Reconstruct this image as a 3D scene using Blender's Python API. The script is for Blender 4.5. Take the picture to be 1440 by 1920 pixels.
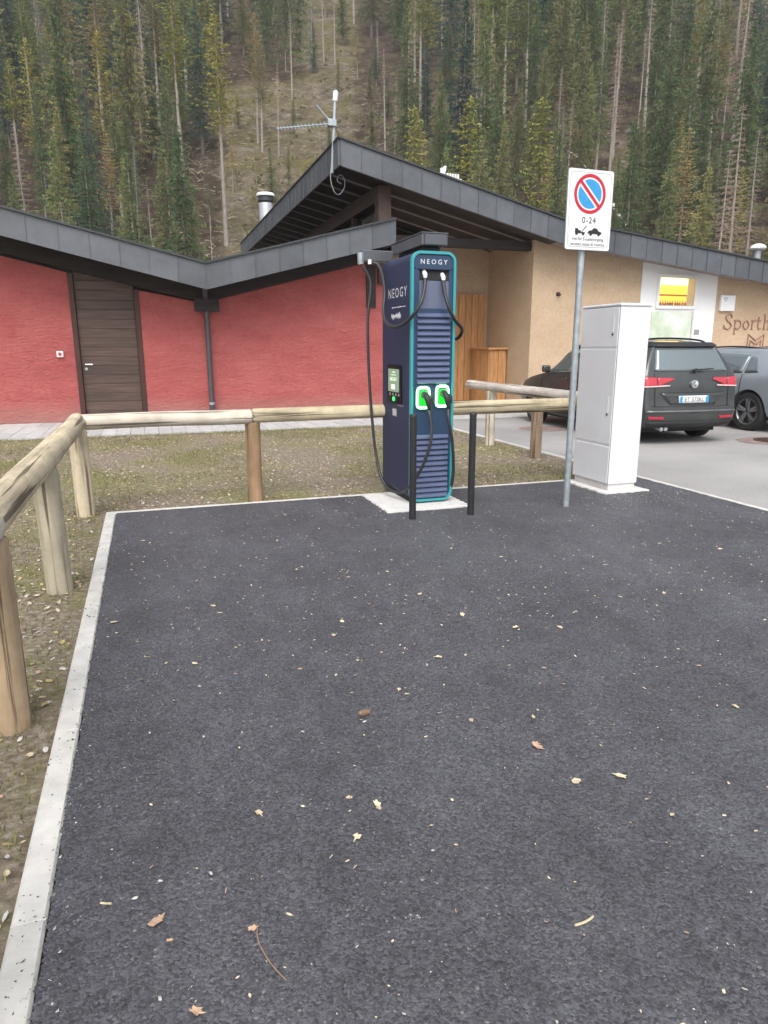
import bpy, bmesh, math, random
import numpy as np
from mathutils import Vector, Matrix, noise
from mathutils.bvhtree import BVHTree

# ------------------------------------------------------------------ clear
for o in list(bpy.data.objects): bpy.data.objects.remove(o)
sc = bpy.context.scene
COL = sc.collection
R = math.radians
random.seed(7)
rng = np.random.default_rng(7)

# ------------------------------------------------------------------ camera
CAMF, PITCH, ROLL, YAW, CAMH = 1290.0, R(13.45), R(-0.1), R(18.7), 1.5
fw = Vector((math.sin(YAW)*math.cos(PITCH), math.cos(YAW)*math.cos(PITCH), -math.sin(PITCH)))
rt0 = Vector((math.cos(YAW), -math.sin(YAW), 0)); up0 = rt0.cross(fw)
rt = rt0*math.cos(ROLL)+up0*math.sin(ROLL); up = -rt0*math.sin(ROLL)+up0*math.cos(ROLL)
CAMP = Vector((0, 0, CAMH)); HAZE = .0005
cam = bpy.data.cameras.new('camera'); cam_o = bpy.data.objects.new('camera', cam); COL.objects.link(cam_o)
cam.sensor_fit = 'HORIZONTAL'; cam.sensor_width = 36; cam.lens = CAMF/1440*36
cam.clip_start = 0.05; cam.clip_end = 2000
mw = Matrix((rt, up, -fw)).transposed().to_4x4(); mw.translation = CAMP
cam_o.matrix_world = mw
sc.camera = cam_o

# ------------------------------------------------------------------ sky, sun, exposure (overcast)
SUN_EL, SUN_AZ = R(52), R(200)          # azimuth measured clockwise from +Y
world = bpy.data.worlds.new('World'); sc.world = world; world.use_nodes = True
wn, wl = world.node_tree.nodes, world.node_tree.links
bg = wn['Background']; sky = wn.new('ShaderNodeTexSky'); sky.sky_type = 'NISHITA'; sky.sun_disc = False
sky.sun_elevation = SUN_EL; sky.sun_rotation = SUN_AZ; sky.air_density = 1.0; sky.dust_density = 4.0; sky.ozone_density = 1.0
hs = wn.new('ShaderNodeHueSaturation'); hs.inputs['Saturation'].default_value = 0.30
wl.new(sky.outputs[0], hs.inputs['Color']); wl.new(hs.outputs[0], bg.inputs['Color'])
bg.inputs['Strength'].default_value = 0.13
sun = bpy.data.lights.new('sun', 'SUN'); sun.energy = 0.8; sun.angle = R(35); sun.color = (1, .97, .93)
sun_o = bpy.data.objects.new('sun', sun); COL.objects.link(sun_o)
sd = Vector((math.sin(SUN_AZ)*math.cos(SUN_EL), math.cos(SUN_AZ)*math.cos(SUN_EL), math.sin(SUN_EL)))
sun_o.rotation_euler = sd.to_track_quat('Z', 'Y').to_euler(); sun_o.location = (0, -5, 30)
vs = sc.view_settings; vs.view_transform = 'Standard'; vs.look = 'None'; vs.gamma = 1; vs.use_curve_mapping = False
vs.exposure = 1.02
sc.cycles.max_bounces = 6; sc.cycles.diffuse_bounces = 3; sc.cycles.glossy_bounces = 3; sc.cycles.transmission_bounces = 4

# ------------------------------------------------------------------ pixel helpers (photo pixels 1440x1920 -> a direction)
def ray(px, py): return fw+rt*((px-720)/CAMF)-up*((py-960)/CAMF)
def gnd(px, py, z=0.0):
    d = ray(px, py); return CAMP+d*((z-CAMH)/d.z)
def onY(px, py, Y):
    d = ray(px, py); return CAMP+d*(Y/d.y)

# ------------------------------------------------------------------ object helpers
ORG = {}
def tag(o, label=None, cat=None, group=None, kind=None):
    if label: o['label'] = label
    if cat: o['category'] = cat
    if group: o['group'] = group
    if kind: o['kind'] = kind
    return o
def empty(name, loc, label=None, cat=None, group=None, kind=None):
    o = bpy.data.objects.new(name, None); COL.objects.link(o); o.location = loc; o.empty_display_size = .2
    ORG[o] = Vector(loc); return tag(o, label, cat, group, kind)
def link(name, me, parent=None, loc=None, rot=None, bevel=0, color=None):
    o = bpy.data.objects.new(name, me); COL.objects.link(o)
    if parent: o.parent = parent; ORG[o] = ORG[parent]
    else: ORG[o] = Vector((0, 0, 0))
    if loc is not None: o.location = Vector(loc)-(ORG[parent] if parent else Vector((0, 0, 0)))
    if rot is not None: o.rotation_euler = rot
    if color: o.color = color
    if bevel:
        m = o.modifiers.new('bevel', 'BEVEL'); m.width = bevel; m.segments = 2; m.limit_method = 'ANGLE'; m.angle_limit = R(40)
    return o
def frame_of(d):
    d = d.normalized(); a = Vector((0, 0, 1)) if abs(d.z) < .9 else Vector((1, 0, 0))
    u = d.cross(a).normalized(); return u, d.cross(u).normalized()
def spline(P, n=6):
    P = [Vector(p) for p in P]; out = []
    for i in range(len(P)-1):
        p0 = P[max(i-1, 0)]; p1 = P[i]; p2 = P[i+1]; p3 = P[min(i+2, len(P)-1)]
        for k in range(n):
            t = k/n
            out.append(.5*((2*p1)+(p2-p0)*t+(2*p0-5*p1+4*p2-p3)*t*t+(3*p1-p0-3*p2+p3)*t**3))
    out.append(P[-1]); return out
class MB:
    def __init__(s): s.v = []; s.f = []; s.mi = []; s.cm = 0
    def add(s, vs, fs):
        n = len(s.v); s.v += [tuple(v) for v in vs]
        for f in fs: s.f.append(tuple(i+n for i in f)); s.mi.append(s.cm)
        return s
    def box(s, x0, x1, y0, y1, z0, z1):
        v = [(x, y, z) for z in (z0, z1) for y in (y0, y1) for x in (x0, x1)]
        return s.add(v, [(0, 2, 3, 1), (4, 5, 7, 6), (0, 1, 5, 4), (2, 6, 7, 3), (0, 4, 6, 2), (1, 3, 7, 5)])
    def prism(s, poly, a, b, axis='y'):
        # poly: 2D points; axis y: (x,z) extruded a..b in y ; axis x: (y,z) ; axis z: (x,y)
        n = len(poly)
        def P(p, t): return {'y': (p[0], t, p[1]), 'x': (t, p[0], p[1]), 'z': (p[0], p[1], t)}[axis]
        v = [P(p, a) for p in poly]+[P(p, b) for p in poly]
        fs = [tuple(range(n))[::-1], tuple(range(n, 2*n))]+[(i, (i+1) % n, (i+1) % n+n, i+n) for i in range(n)]
        return s.add(v, fs)
    def tube(s, P, r, n=8, cap=True):
        P = [Vector(p) for p in P]; rr = r if isinstance(r, (list, tuple)) else [r]*len(P)
        u, w = None, None; rings = []
        for i, p in enumerate(P):
            d = (P[min(i+1, len(P)-1)]-P[max(i-1, 0)]).normalized()
            if u is None: u, w = frame_of(d)
            else:
                u = (u-d*u.dot(d)).normalized(); w = d.cross(u)
            rings.append([p+(u*math.cos(2*math.pi*k/n)+w*math.sin(2*math.pi*k/n))*rr[i] for k in range(n)])
        v = [q for ring in rings for q in ring]; fs = []
        for i in range(len(P)-1):
            for k in range(n): fs.append((i*n+k, i*n+(k+1) % n, (i+1)*n+(k+1) % n, (i+1)*n+k))
        if cap: fs.append(tuple(range(n))[::-1]); fs.append(tuple(range((len(P)-1)*n, len(P)*n)))
        return s.add(v, fs)
    def lathe(s, prof, c, n=16):
        v = []; fs = []
        for (r, z) in prof:
            for k in range(n): a = 2*math.pi*k/n; v.append((c[0]+r*math.cos(a), c[1]+r*math.sin(a), c[2]+z))
        for i in range(len(prof)-1):
            for k in range(n): fs.append((i*n+k, i*n+(k+1) % n, (i+1)*n+(k+1) % n, (i+1)*n+k))
        fs.append(tuple(range(n))[::-1]); fs.append(tuple(range((len(prof)-1)*n, len(prof)*n)))
        return s.add(v, fs)
    def plane_poly(s, poly2, o, u, w, th, n):
        # 2D polygon placed with basis u,w at o, thickness th along n
        o, u, w, n = Vector(o), Vector(u), Vector(w), Vector(n); k = len(poly2)
        a = [o+u*p[0]+w*p[1] for p in poly2]; b = [q+n*th for q in a]
        return s.add(a+b, [tuple(range(k))[::-1], tuple(range(k, 2*k))]+[(i, (i+1) % k, (i+1) % k+k, i+k) for i in range(k)])
    def mesh(s, name, mat, off=None, smooth=False):
        me = bpy.data.meshes.new(name)
        v = s.v if off is None else [(a[0]-off[0], a[1]-off[1], a[2]-off[2]) for a in s.v]
        me.from_pydata(v, [], s.f)
        for m in (mat if isinstance(mat, (list, tuple)) else [mat]): me.materials.append(m)
        if isinstance(mat, (list, tuple)): me.polygons.foreach_set('material_index', s.mi)
        if smooth:
            me.polygons.foreach_set('use_smooth', [True]*len(me.polygons))
            if smooth != 'all': me.set_sharp_from_angle(angle=R(38))
        me.validate(); me.update(); return me
    def build(s, name, mat, parent=None, smooth=False, bevel=0, color=None):
        return link(name, s.mesh(name, mat, ORG[parent] if parent else None, smooth), parent, None, None, bevel, color)
def text_into(mb, txt, o, u, w, n, size, th=.002, space=1.0, align='CENTER', sx=1.0):
    cu = bpy.data.curves.new('t', 'FONT'); cu.body = txt; cu.size = size; cu.align_x = align; cu.align_y = 'CENTER'
    cu.space_character = space; cu.resolution_u = 3
    ob = bpy.data.objects.new('t', cu); COL.objects.link(ob)
    dg = bpy.context.evaluated_depsgraph_get(); me = bpy.data.meshes.new_from_object(ob.evaluated_get(dg))
    o, u, w, n = Vector(o), Vector(u), Vector(w), Vector(n)
    mb.add([o+u*(v.co.x*sx)+w*v.co.y+n*th for v in me.vertices], [tuple(p.vertices) for p in me.polygons])
    bpy.data.objects.remove(ob); bpy.data.curves.remove(cu); bpy.data.meshes.remove(me)
def rrect(x0, x1, z0, z1, r, n=5):
    out = []
    for cx, cz, a0 in ((x1-r, z0+r, -90), (x1-r, z1-r, 0), (x0+r, z1-r, 90), (x0+r, z0+r, 180)):
        for k in range(n+1): a = R(a0+90*k/n); out.append((cx+r*math.cos(a), cz+r*math.sin(a)))
    return out
def ring_prism(mb, A, B, a, b, axis='y'):
    n = len(A)
    def P(p, t): return (p[0], t, p[1]) if axis == 'y' else (t, p[0], p[1])
    v = [P(p, a) for p in A]+[P(p, a) for p in B]+[P(p, b) for p in A]+[P(p, b) for p in B]
    fs = []
    for i in range(n):
        j = (i+1) % n
        fs += [(i, j, n+j, n+i), (2*n+i, 3*n+i, 3*n+j, 2*n+j), (i, 2*n+i, 2*n+j, j), (n+i, n+j, 3*n+j, 3*n+i)]
    mb.add(v, fs)

# ------------------------------------------------------------------ materials
def lin(c):
    return tuple(((x/255)/12.92 if x/255 <= .04045 else ((x/255+.055)/1.055)**2.4) for x in c)
class NT:
    def __init__(s, name):
        s.m = bpy.data.materials.new(name); s.m.use_nodes = True
        s.n = s.m.node_tree.nodes; s.l = s.m.node_tree.links; s.b = s.n['Principled BSDF']
    def pos(s, space='world', scale=(1, 1, 1)):
        if space == 'world': src = s.n.new('ShaderNodeNewGeometry').outputs['Position']
        else: src = s.n.new('ShaderNodeTexCoord').outputs['Object']
        mp = s.n.new('ShaderNodeMapping'); mp.inputs['Scale'].default_value = scale; s.l.new(src, mp.inputs[0]); return mp.outputs[0]
    def noise(s, v, sc_, det=4, rough=.55, dist=0):
        t = s.n.new('ShaderNodeTexNoise'); t.inputs['Scale'].default_value = sc_; t.inputs['Detail'].default_value = det
        t.inputs['Roughness'].default_value = rough; t.inputs['Distortion'].default_value = dist; s.l.new(v, t.inputs['Vector']); return t.outputs['Fac']
    def voro(s, v, sc_, out='Distance', feat='F1'):
        t = s.n.new('ShaderNodeTexVoronoi'); t.feature = feat; t.inputs['Scale'].default_value = sc_; s.l.new(v, t.inputs['Vector']); return t.outputs[out]
    def ramp(s, f, stops, interp='LINEAR'):
        r = s.n.new('ShaderNodeValToRGB'); r.color_ramp.interpolation = interp; e = r.color_ramp.elements
        while len(e) < len(stops): e.new(.5)
        for i, (p, c) in enumerate(stops):
            e[i].position = p; e[i].color = (c, c, c, 1) if isinstance(c, (int, float)) else (*c, 1)
        s.l.new(f, r.inputs[0]); return r.outputs[0]
    def mix(s, f, a, b, mode='MIX'):
        m = s.n.new('ShaderNodeMix'); m.data_type = 'RGBA'; m.blend_type = mode
        for k, x in ((0, f), (6, a), (7, b)):
            if hasattr(x, 'is_output'): s.l.new(x, m.inputs[k])
            else: m.inputs[k].default_value = x if k == 0 else ((*x, 1) if len(x) == 3 else x)
        return m.outputs[2]
    def math(s, op, a, b=None):
        m = s.n.new('ShaderNodeMath'); m.operation = op
        for k, x in ((0, a), (1, b)):
            if x is None: continue
            if hasattr(x, 'is_output'): s.l.new(x, m.inputs[k])
            else: m.inputs[k].default_value = x
        return m.outputs[0]
    def col(s, c):
        if hasattr(c, 'is_output'): s.l.new(c, s.b.inputs['Base Color'])
        else: s.b.inputs['Base Color'].default_value = (*c, 1)
    def bump(s, h, strength=.3, dist=.01, prev=None):
        b = s.n.new('ShaderNodeBump'); b.inputs['Strength'].default_value = strength; b.inputs['Distance'].default_value = dist
        s.l.new(h, b.inputs['Height'])
        if prev is not None: s.l.new(prev, b.inputs['Normal'])
        s.l.new(b.outputs[0], s.b.inputs['Normal']); return b.outputs[0]
    def set(s, rough=.6, metal=0, spec=.5, coat=0):
        s.b.inputs['Roughness'].default_value = rough; s.b.inputs['Metallic'].default_value = metal
        s.b.inputs['Specular IOR Level'].default_value = spec; s.b.inputs['Coat Weight'].default_value = coat; s.b.inputs['Coat Roughness'].default_value = .05
def simple(name, c, rough=.6, metal=0, var=.12, vs_=6, spec=.5, coat=0, bump=0, bs=60, bd=.003, rnd=0, space='world', stretch=(1, 1, 1)):
    t = NT(name); p = t.pos(space, stretch); t.set(rough, metal, spec, coat)
    c0 = tuple(x*(1-var) for x in c); c1 = tuple(min(1, x*(1+var)) for x in c)
    cc = t.ramp(t.noise(p, vs_, 5), [(.3, c0), (.7, c1)])
    if rnd:
        oi = t.n.new('ShaderNodeObjectInfo')
        cc = t.mix(1.0, cc, t.ramp(oi.outputs['Random'], [(0, 1-rnd), (1, 1+rnd*.6)]), 'MULTIPLY')
    t.col(cc)
    if bump: t.bump(t.noise(p, bs, 4), bump, bd)
    return t.m
def emit(name, c, st):
    t = NT(name); t.col(c); t.b.inputs['Emission Color'].default_value = (*c, 1); t.b.inputs['Emission Strength'].default_value = st; t.set(.4); return t.m

MAT = {}
# fresh asphalt
t = NT('asphalt'); p = t.pos(); t.set(.66, 0, .5)
wob = t.n.new('ShaderNodeTexNoise'); wob.inputs['Scale'].default_value = 60; wob.inputs['Detail'].default_value = 3; t.l.new(p, wob.inputs['Vector'])
pv = t.n.new('ShaderNodeVectorMath'); pv.operation = 'MULTIPLY_ADD'; pv.inputs[1].default_value = (.012, .012, .012); t.l.new(wob.outputs['Color'], pv.inputs[0]); t.l.new(p, pv.inputs[2]); pw = pv.outputs[0]
cell = t.voro(pw, 150, 'Color'); sep = t.n.new('ShaderNodeSeparateColor'); t.l.new(cell, sep.inputs[0])
cell2 = t.voro(pw, 75, 'Color'); sep2 = t.n.new('ShaderNodeSeparateColor'); t.l.new(cell2, sep2.inputs[0])
base = t.ramp(sep.outputs[0], [(0, (.036, .036, .042)), (.55, (.070, .070, .080)), (1, (.122, .122, .138))])
base = t.mix(t.ramp(sep2.outputs[1], [(.62, 0.0), (.70, .55)]), base, t.ramp(sep2.outputs[0], [(0, (.050, .050, .058)), (1, (.112, .112, .127))]))
base = t.mix(1.0, base, t.ramp(t.noise(p, 1.1, 6, .65), [(.3, .78), (.7, 1.25)]), 'MULTIPLY')
base = t.mix(1.0, base, t.ramp(t.noise(t.pos('world', (1.6, .22, 1)), 1.0, 4, .6), [(.35, .86), (.65, 1.12)]), 'MULTIPLY')
base = t.mix(1.0, base, t.ramp(t.noise(p, 9, 5, .7), [(.3, .85), (.7, 1.15)]), 'MULTIPLY')
base = t.mix(t.math('MULTIPLY', t.ramp(sep.outputs[1], [(.985, 0.0), (.988, 1.0)], 'CONSTANT'), t.ramp(t.noise(p, 2.2, 4, .7), [(.42, 0.0), (.62, .9)])), base, (.27, .26, .255))
dust = t.ramp(t.noise(p, 3.3, 7, .75), [(.56, 0.0), (.82, .34)]); base = t.mix(dust, base, (.17, .165, .165))
t.col(base)
hh = t.math('ADD', t.math('MULTIPLY', t.voro(pw, 150), -.55), t.math('MULTIPLY', t.voro(pw, 75), -.6))
t.bump(t.math('ADD', hh, t.math('MULTIPLY', t.noise(p, 45, 6, .7), 1.1)), .52, .007)
MAT['asphalt'] = t.m
# old road
t = NT('old_road'); p = t.pos(); t.set(.85, 0, .3)
base = t.ramp(t.noise(p, 70, 4, .7), [(.3, (.27, .26, .255)), (.7, (.44, .43, .42))]); base = t.mix(1.0, base, t.ramp(t.noise(p, .5, 5), [(.3, .78), (.7, 1.12)]), 'MULTIPLY')
t.col(base); t.bump(t.noise(p, 90, 4), .4, .004); MAT['road'] = t.m
# soil with moss
t = NT('soil'); p = t.pos(); t.set(.95, 0, .15)
base = t.ramp(t.noise(p, 24, 7, .7), [(.28, (.105, .082, .060)), (.5, (.26, .215, .165)), (.72, (.44, .38, .30))])
moss = t.ramp(t.math('ADD', t.noise(p, .8, 5, .65), t.math('MULTIPLY', t.noise(p, 14, 4), .28)), [(.56, 0.0), (.78, .60)])
base = t.mix(moss, base, t.ramp(t.noise(p, 40, 3), [(.3, (.13, .135, .035)), (.7, (.30, .30, .10))]))
st = t.voro(p, 42, 'Color'); se = t.n.new('ShaderNodeSeparateColor'); t.l.new(st, se.inputs[0])
base = t.mix(t.ramp(se.outputs[0], [(.93, 0.0), (.94, .8)], 'CONSTANT'), base, (.40, .36, .29))
t.col(base); t.bump(t.math('ADD', t.noise(p, 30, 7, .75), t.math('MULTIPLY', t.voro(p, 42), -.4)), .8, .03); MAT['soil'] = t.m
# hillside
t = NT('hillside'); p = t.pos(); t.set(1, 0, .1)
at = t.n.new('ShaderNodeAttribute'); at.attribute_name = 'felled'; msk = t.ramp(t.math('ADD', at.outputs['Fac'], t.math('MULTIPLY', t.math('SUBTRACT', t.noise(p, .25, 5), .5), 1.1)), [(.3, 0.0), (.7, 1.0)])
floor_ = t.ramp(t.noise(p, .5, 8, .75), [(.3, (.030, .022, .017)), (.5, (.085, .062, .044)), (.7, (.17, .13, .09))])
opn = t.ramp(t.noise(p, .45, 9, .78), [(.30, (.045, .036, .028)), (.43, (.125, .10, .07)), (.56, (.24, .20, .145)), (.74, (.46, .41, .34))])
gr = t.ramp(t.noise(p, .13, 6, .65), [(.42, 0.0), (.60, .8)]); opn = t.mix(gr, opn, t.ramp(t.noise(p, 1.1, 6, .7), [(.3, (.060, .062, .024)), (.7, (.26, .22, .08))]))
opn = t.mix(t.ramp(t.noise(p, .09, 4), [(.60, 0.0), (.72, .5)]), opn, (.17, .13, .115))
t.col(t.mix(msk, floor_, opn)); t.bump(t.noise(p, 1.3, 8, .75), 1.0, .8); MAT['hill'] = t.m
MAT['concrete_white'] = simple('kerb_concrete', (.60, .585, .55), .85, 0, .13, 9, .3, 0, .35, 130, .002, .10)
t = NT('plate_concrete'); p = t.pos(); t.set(.85, 0, .3)
t.col(t.mix(t.ramp(t.noise(p, 11, 6, .7), [(.48, 0.0), (.75, .55)]), (.66, .645, .625), (.40, .375, .35))); t.bump(t.noise(p, 60, 5), .4, .004); MAT['plate'] = t.m
MAT['paving'] = simple('paving_slab', (.50, .50, .49), .85, 0, .10, 5, .3, 0, .3, 80, .003, .14)
# red stucco
def stucco(name, c, c2, sc_=3.2, rel=.5, dirt=False):
    t = NT(name); p = t.pos('world', (1, 1, 2.1)); t.set(.85, 0, .25)
    base = t.ramp(t.noise(p, 1.1, 6, .6), [(.3, c), (.72, c2)])
    fine = t.ramp(t.noise(t.pos(), 16, 4), [(.3, .9), (.7, 1.06)]); base = t.mix(1.0, base, fine, 'MULTIPLY')
    if dirt:   # splashed soil, lime bloom and run marks
        sx = t.n.new('ShaderNodeSeparateXYZ'); t.l.new(t.pos(), sx.inputs[0])
        low = t.ramp(t.math('ADD', sx.outputs['Z'], t.math('MULTIPLY', t.noise(t.pos(), 5, 6, .7), .5)), [(.30, .55), (.75, 0.0)]); base = t.mix(low, base, (.34, .22, .19))
        run = t.ramp(t.noise(t.pos('world', (5, 5, .25)), 1.0, 5, .65), [(.60, 0.0), (.85, .18)]); base = t.mix(run, base, (.55, .26, .24))
    t.col(base)
    w = t.noise(t.pos('world', (.55, 1, 1.9)), sc_*1.5, 5, .6, 2.2)
    t.bump(t.math('ADD', w, t.math('MULTIPLY', t.noise(t.pos(), 26, 5), .35)), rel, .06); return t.m
MAT['red'] = stucco('red_stucco', (.355, .086, .083), (.445, .128, .122), 3.2, .6, True)
MAT['tan'] = stucco('tan_stucco', (.49, .355, .24), (.565, .425, .295), 6, .22)
MAT['white_wall'] = simple('white_plaster', (.80, .80, .79), .6, 0, .03, 2)
# dark sheet metal of the roofs
t = NT('roof_metal'); p = t.pos(); t.set(.48, .35, .5)
base = t.ramp(t.noise(p, 2.3, 6, .7), [(.3, (.098, .106, .120)), (.7, (.140, .150, .168))])
oi = t.n.new('ShaderNodeObjectInfo'); base = t.mix(1.0, base, t.ramp(oi.outputs['Random'], [(0, .86), (1, 1.12)]), 'MULTIPLY')
t.col(base); t.bump(t.noise(p, 3.5, 3), .12, .02); MAT['metal'] = t.m
MAT['metal_cap'] = simple('cap_metal', (.062, .066, .072), .4, .5, .1, 3)
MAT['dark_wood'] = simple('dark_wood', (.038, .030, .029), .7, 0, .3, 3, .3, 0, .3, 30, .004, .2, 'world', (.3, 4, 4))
MAT['soffit_dark'] = simple('soffit_wood', (.046, .036, .034), .75, 0, .3, 2, .3, 0, .2, 30, .004, .2)
MAT['soffit_strip'] = simple('soffit_strip', (.30, .25, .235), .7, 0, .25, 14, .3)
MAT['door'] = simple('door_wood', (.088, .056, .046), .5, 0, .38, 3.0, .4, 0, .25, 30, .003, .22, 'world', (.5, 1, 9))
MAT['door_frame'] = simple('door_frame_wood', (.060, .024, .019), .5, 0, .25, 4, .4, 0, .1, 30, .002, 0, 'world', (5, 5, .5))
MAT['timber'] = simple('larch_boards', (.50, .255, .105), .55, 0, .28, 3.0, .4, 0, .15, 40, .002, .16, 'world', (7, 7, .7))
MAT['brown_beam'] = simple('brown_beam', (.072, .047, .041), .65, 0, .25, 3, .3, 0, .2, 30, .003, .1, 'world', (3, .4, 3))
MAT['steel'] = simple('brushed_steel', (.62, .63, .64), .35, .9, .06, 20)
MAT['galv'] = simple('galvanised_steel', (.40, .44, .47), .45, .55, .16, 22, .5, 0, .1, 60, .001)
MAT['pipe'] = simple('painted_pipe', (.085, .075, .085), .45, .3, .12, 6)
MAT['white_paint'] = simple('white_paint', (.80, .80, .80), .4, 0, .03, 8)
MAT['cab'] = simple('cabinet_polyester', (.72, .73, .75), .5, 0, .03, 3, .4, 0, .06, 300, .0006)
MAT['cab_gap'] = simple('cabinet_seal', (.20, .20, .21), .7, 0, .1)
MAT['black_plastic'] = simple('black_plastic', (.022, .022, .025), .5, 0, .2, 12, .4, 0, .1, 200, .0005)
MAT['rubber'] = simple('rubber', (.020, .020, .022), .75, 0, .2, 12)
MAT['cable'] = simple('cable_jacket', (.030, .030, .034), .42, 0, .12, 8, .5)
MAT['navy'] = simple('navy_paint', (.030, .038, .085), .55, 0, .05, 2, .3, 0)
MAT['navy2'] = simple('navy_front', (.026, .055, .115), .42, .1, .06, 2, .5, .1)
MAT['slat'] = simple('slat_paint', (.10, .125, .225), .36, .1, .06, 2, .5, .2)
MAT['scoop'] = simple('scoop_panel', (.135, .155, .235), .38, .2, .04, 2)
MAT['teal'] = simple('teal_trim', (.045, .33, .37), .35, .1, .05, 3)
MAT['print_white'] = simple('white_print', (.80, .82, .85), .5, 0, .02)
MAT['print_black'] = simple('black_print', (.02, .02, .02), .5, 0, .02)
MAT['print_grey'] = simple('grey_print', (.28, .28, .28), .5, 0, .02)
MAT['sign_red'] = simple('sign_red', (.55, .012, .04), .4, 0, .04)
MAT['sign_blue'] = simple('sign_blue', (.035, .30, .62), .4, 0, .08, 30)
MAT['sign_white'] = simple('sign_white', (.78, .80, .80), .35, 0, .02)
MAT['letter_brown'] = simple('brown_lettering', (.33, .165, .125), .6, 0, .1)
MAT['led_ring'] = emit('led_ring', (.35, 1, .38), 4.5)
MAT['led_green'] = emit('led_green', (.005, .42, .015), 1.2)
MAT['led_dot'] = emit('led_dot', (.02, .8, .12), 1.5)
MAT['screen'] = emit('screen_glow', (.15, .21, .15), .55)
MAT['screen_txt'] = emit('screen_text', (.62, .70, .50), .9)
MAT['window_warm'] = emit('window_light', (1.0, .52, .05), 1.0)
MAT['window_hot'] = emit('window_tube', (1.0, .80, .32), 1.6)
t = NT('glass_pane'); t.set(.04, 0, .6); t.col((.9, .95, .95)); t.b.inputs['Transmission Weight'].default_value = .95; t.b.inputs['IOR'].default_value = 1.1; MAT['pane'] = t.m
t = NT('poster_glass'); p = t.pos(); t.set(.12, 0, .6); t.col(t.ramp(t.noise(p, 1.1, 6, .6), [(.38, (.78, .80, .78)), (.55, (.62, .69, .58)), (.75, (.40, .50, .32))])); MAT['poster'] = t.m
t = NT('dark_glass'); t.set(.05, 0, .6); t.col((.012, .013, .014)); MAT['dark_glass'] = t.m
t = NT('car_glass'); t.set(.06, 0, 1.0); t.b.inputs['Metallic'].default_value = .55; t.col((.21, .25, .26)); MAT['car_glass'] = t.m
def paint(name, c):
    t = NT(name); t.set(.34, .2, .4, .8); p = t.pos(); t.col(t.mix(t.ramp(t.noise(p, 3, 5), [(.45, 0.0), (.8, .25)]), c, (.14, .135, .12))); return t.m
MAT['paint_a'] = paint('dark_grey_paint', (.036, .042, .043)); MAT['paint_b'] = paint('graphite_paint', (.30, .335, .37))
t = NT('lamp_red'); t.set(.12, 0, .6, 1); t.col((.46, .006, .025)); MAT['lamp_red'] = t.m
MAT['lamp_clear'] = simple('lamp_clear', (.75, .55, .55), .2, 0, .05)
MAT['alloy'] = simple('alloy_rim', (.22, .22, .23), .35, .8, .1)
MAT['rust_patch'] = simple('rust_patch', (.27, .20, .185), .9, 0, .25, 7, .2, 0, .4, 60, .004)
MAT['iron'] = simple('cast_iron', (.09, .06, .05), .7, .4, .3, 20, .3, 0, .4, 60, .004)
# weathered round timber; object colour carries each log's own tint
def wood(name, st):
    t = NT(name); t.set(.82, 0, .25); oi = t.n.new('ShaderNodeObjectInfo')
    v = t.n.new('ShaderNodeTexCoord').outputs['Object']; ad = t.n.new('ShaderNodeVectorMath'); ad.operation = 'ADD'
    ml = t.n.new('ShaderNodeVectorMath'); ml.operation = 'SCALE'; ml.inputs[0].default_value = (13, 7, 9); t.l.new(oi.outputs['Random'], ml.inputs['Scale'])
    t.l.new(v, ad.inputs[0]); t.l.new(ml.outputs[0], ad.inputs[1])
    def mp(s):
        m = t.n.new('ShaderNodeMapping'); m.inputs['Scale'].default_value = s; t.l.new(ad.outputs[0], m.inputs[0]); return m.outputs[0]
    g = mp(st); iso = mp((1, 1, 1))
    grain = t.noise(g, 5.5, 6, .65, .6)
    base = t.mix(1.0, oi.outputs['Color'], t.ramp(grain, [(.3, .62), (.46, .95), (.7, 1.18)]), 'MULTIPLY')
    blot = t.ramp(t.noise(iso, 3.2, 5, .65), [(.35, .78), (.65, 1.12)]); base = t.mix(1.0, base, blot, 'MULTIPLY')
    alg = t.ramp(t.noise(iso, 2.1, 5, .7), [(.54, 0.0), (.74, .50)]); base = t.mix(alg, base, (.20, .17, .075))
    crk = t.ramp(t.noise(mp(tuple(x*.55 if x < 1 else x*1.6 for x in st)), 7, 3, .5), [(.36, 1.0), (.42, 0.0)]); base = t.mix(t.math('MULTIPLY', crk, .75), base, (.05, .035, .025))
    t.col(base); n1 = t.bump(t.math('SUBTRACT', grain, crk), .55, .012); return t.m
MAT['rail'] = wood('round_rail_wood', (.16, 2.2, 2.2)); MAT['post'] = wood('round_post_wood', (2.2, 2.2, .16))
def foliage(name, a, b, tr=.3):
    t = NT(name); oi = t.n.new('ShaderNodeObjectInfo'); p = t.pos('object')
    c = t.mix(t.ramp(t.noise(p, .45, 4, .7), [(.35, 0.0), (.65, 1.0)]), a, b)
    c = t.mix(1.0, c, t.ramp(oi.outputs['Random'], [(0, (.60, .70, .76)), (.35, (.95, .95, .88)), (.7, (1.12, 1.06, .96)), (1, (1.40, 1.28, 1.05))]), 'MULTIPLY')
    df = t.n.new('ShaderNodeBsdfDiffuse'); t.l.new(c, df.inputs[0]); t.l.new(df.outputs[0], t.n['Material Output'].inputs[0]); t.n.remove(t.b); return t.m
MAT['spruce'] = foliage('spruce_needles', (.080, .125, .066), (.165, .210, .100))
MAT['spruce_blue'] = foliage('blue_spruce_needles', (.050, .095, .088), (.095, .150, .118))
MAT['spruce_olive'] = foliage('olive_spruce_needles', (.135, .155, .075), (.235, .235, .120))
MAT['larch'] = foliage('larch_needles', (.24, .27, .07), (.40, .39, .12))
MAT['larch_tan'] = foliage('autumn_larch_needles', (.30, .25, .13), (.46, .38, .22))
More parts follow.
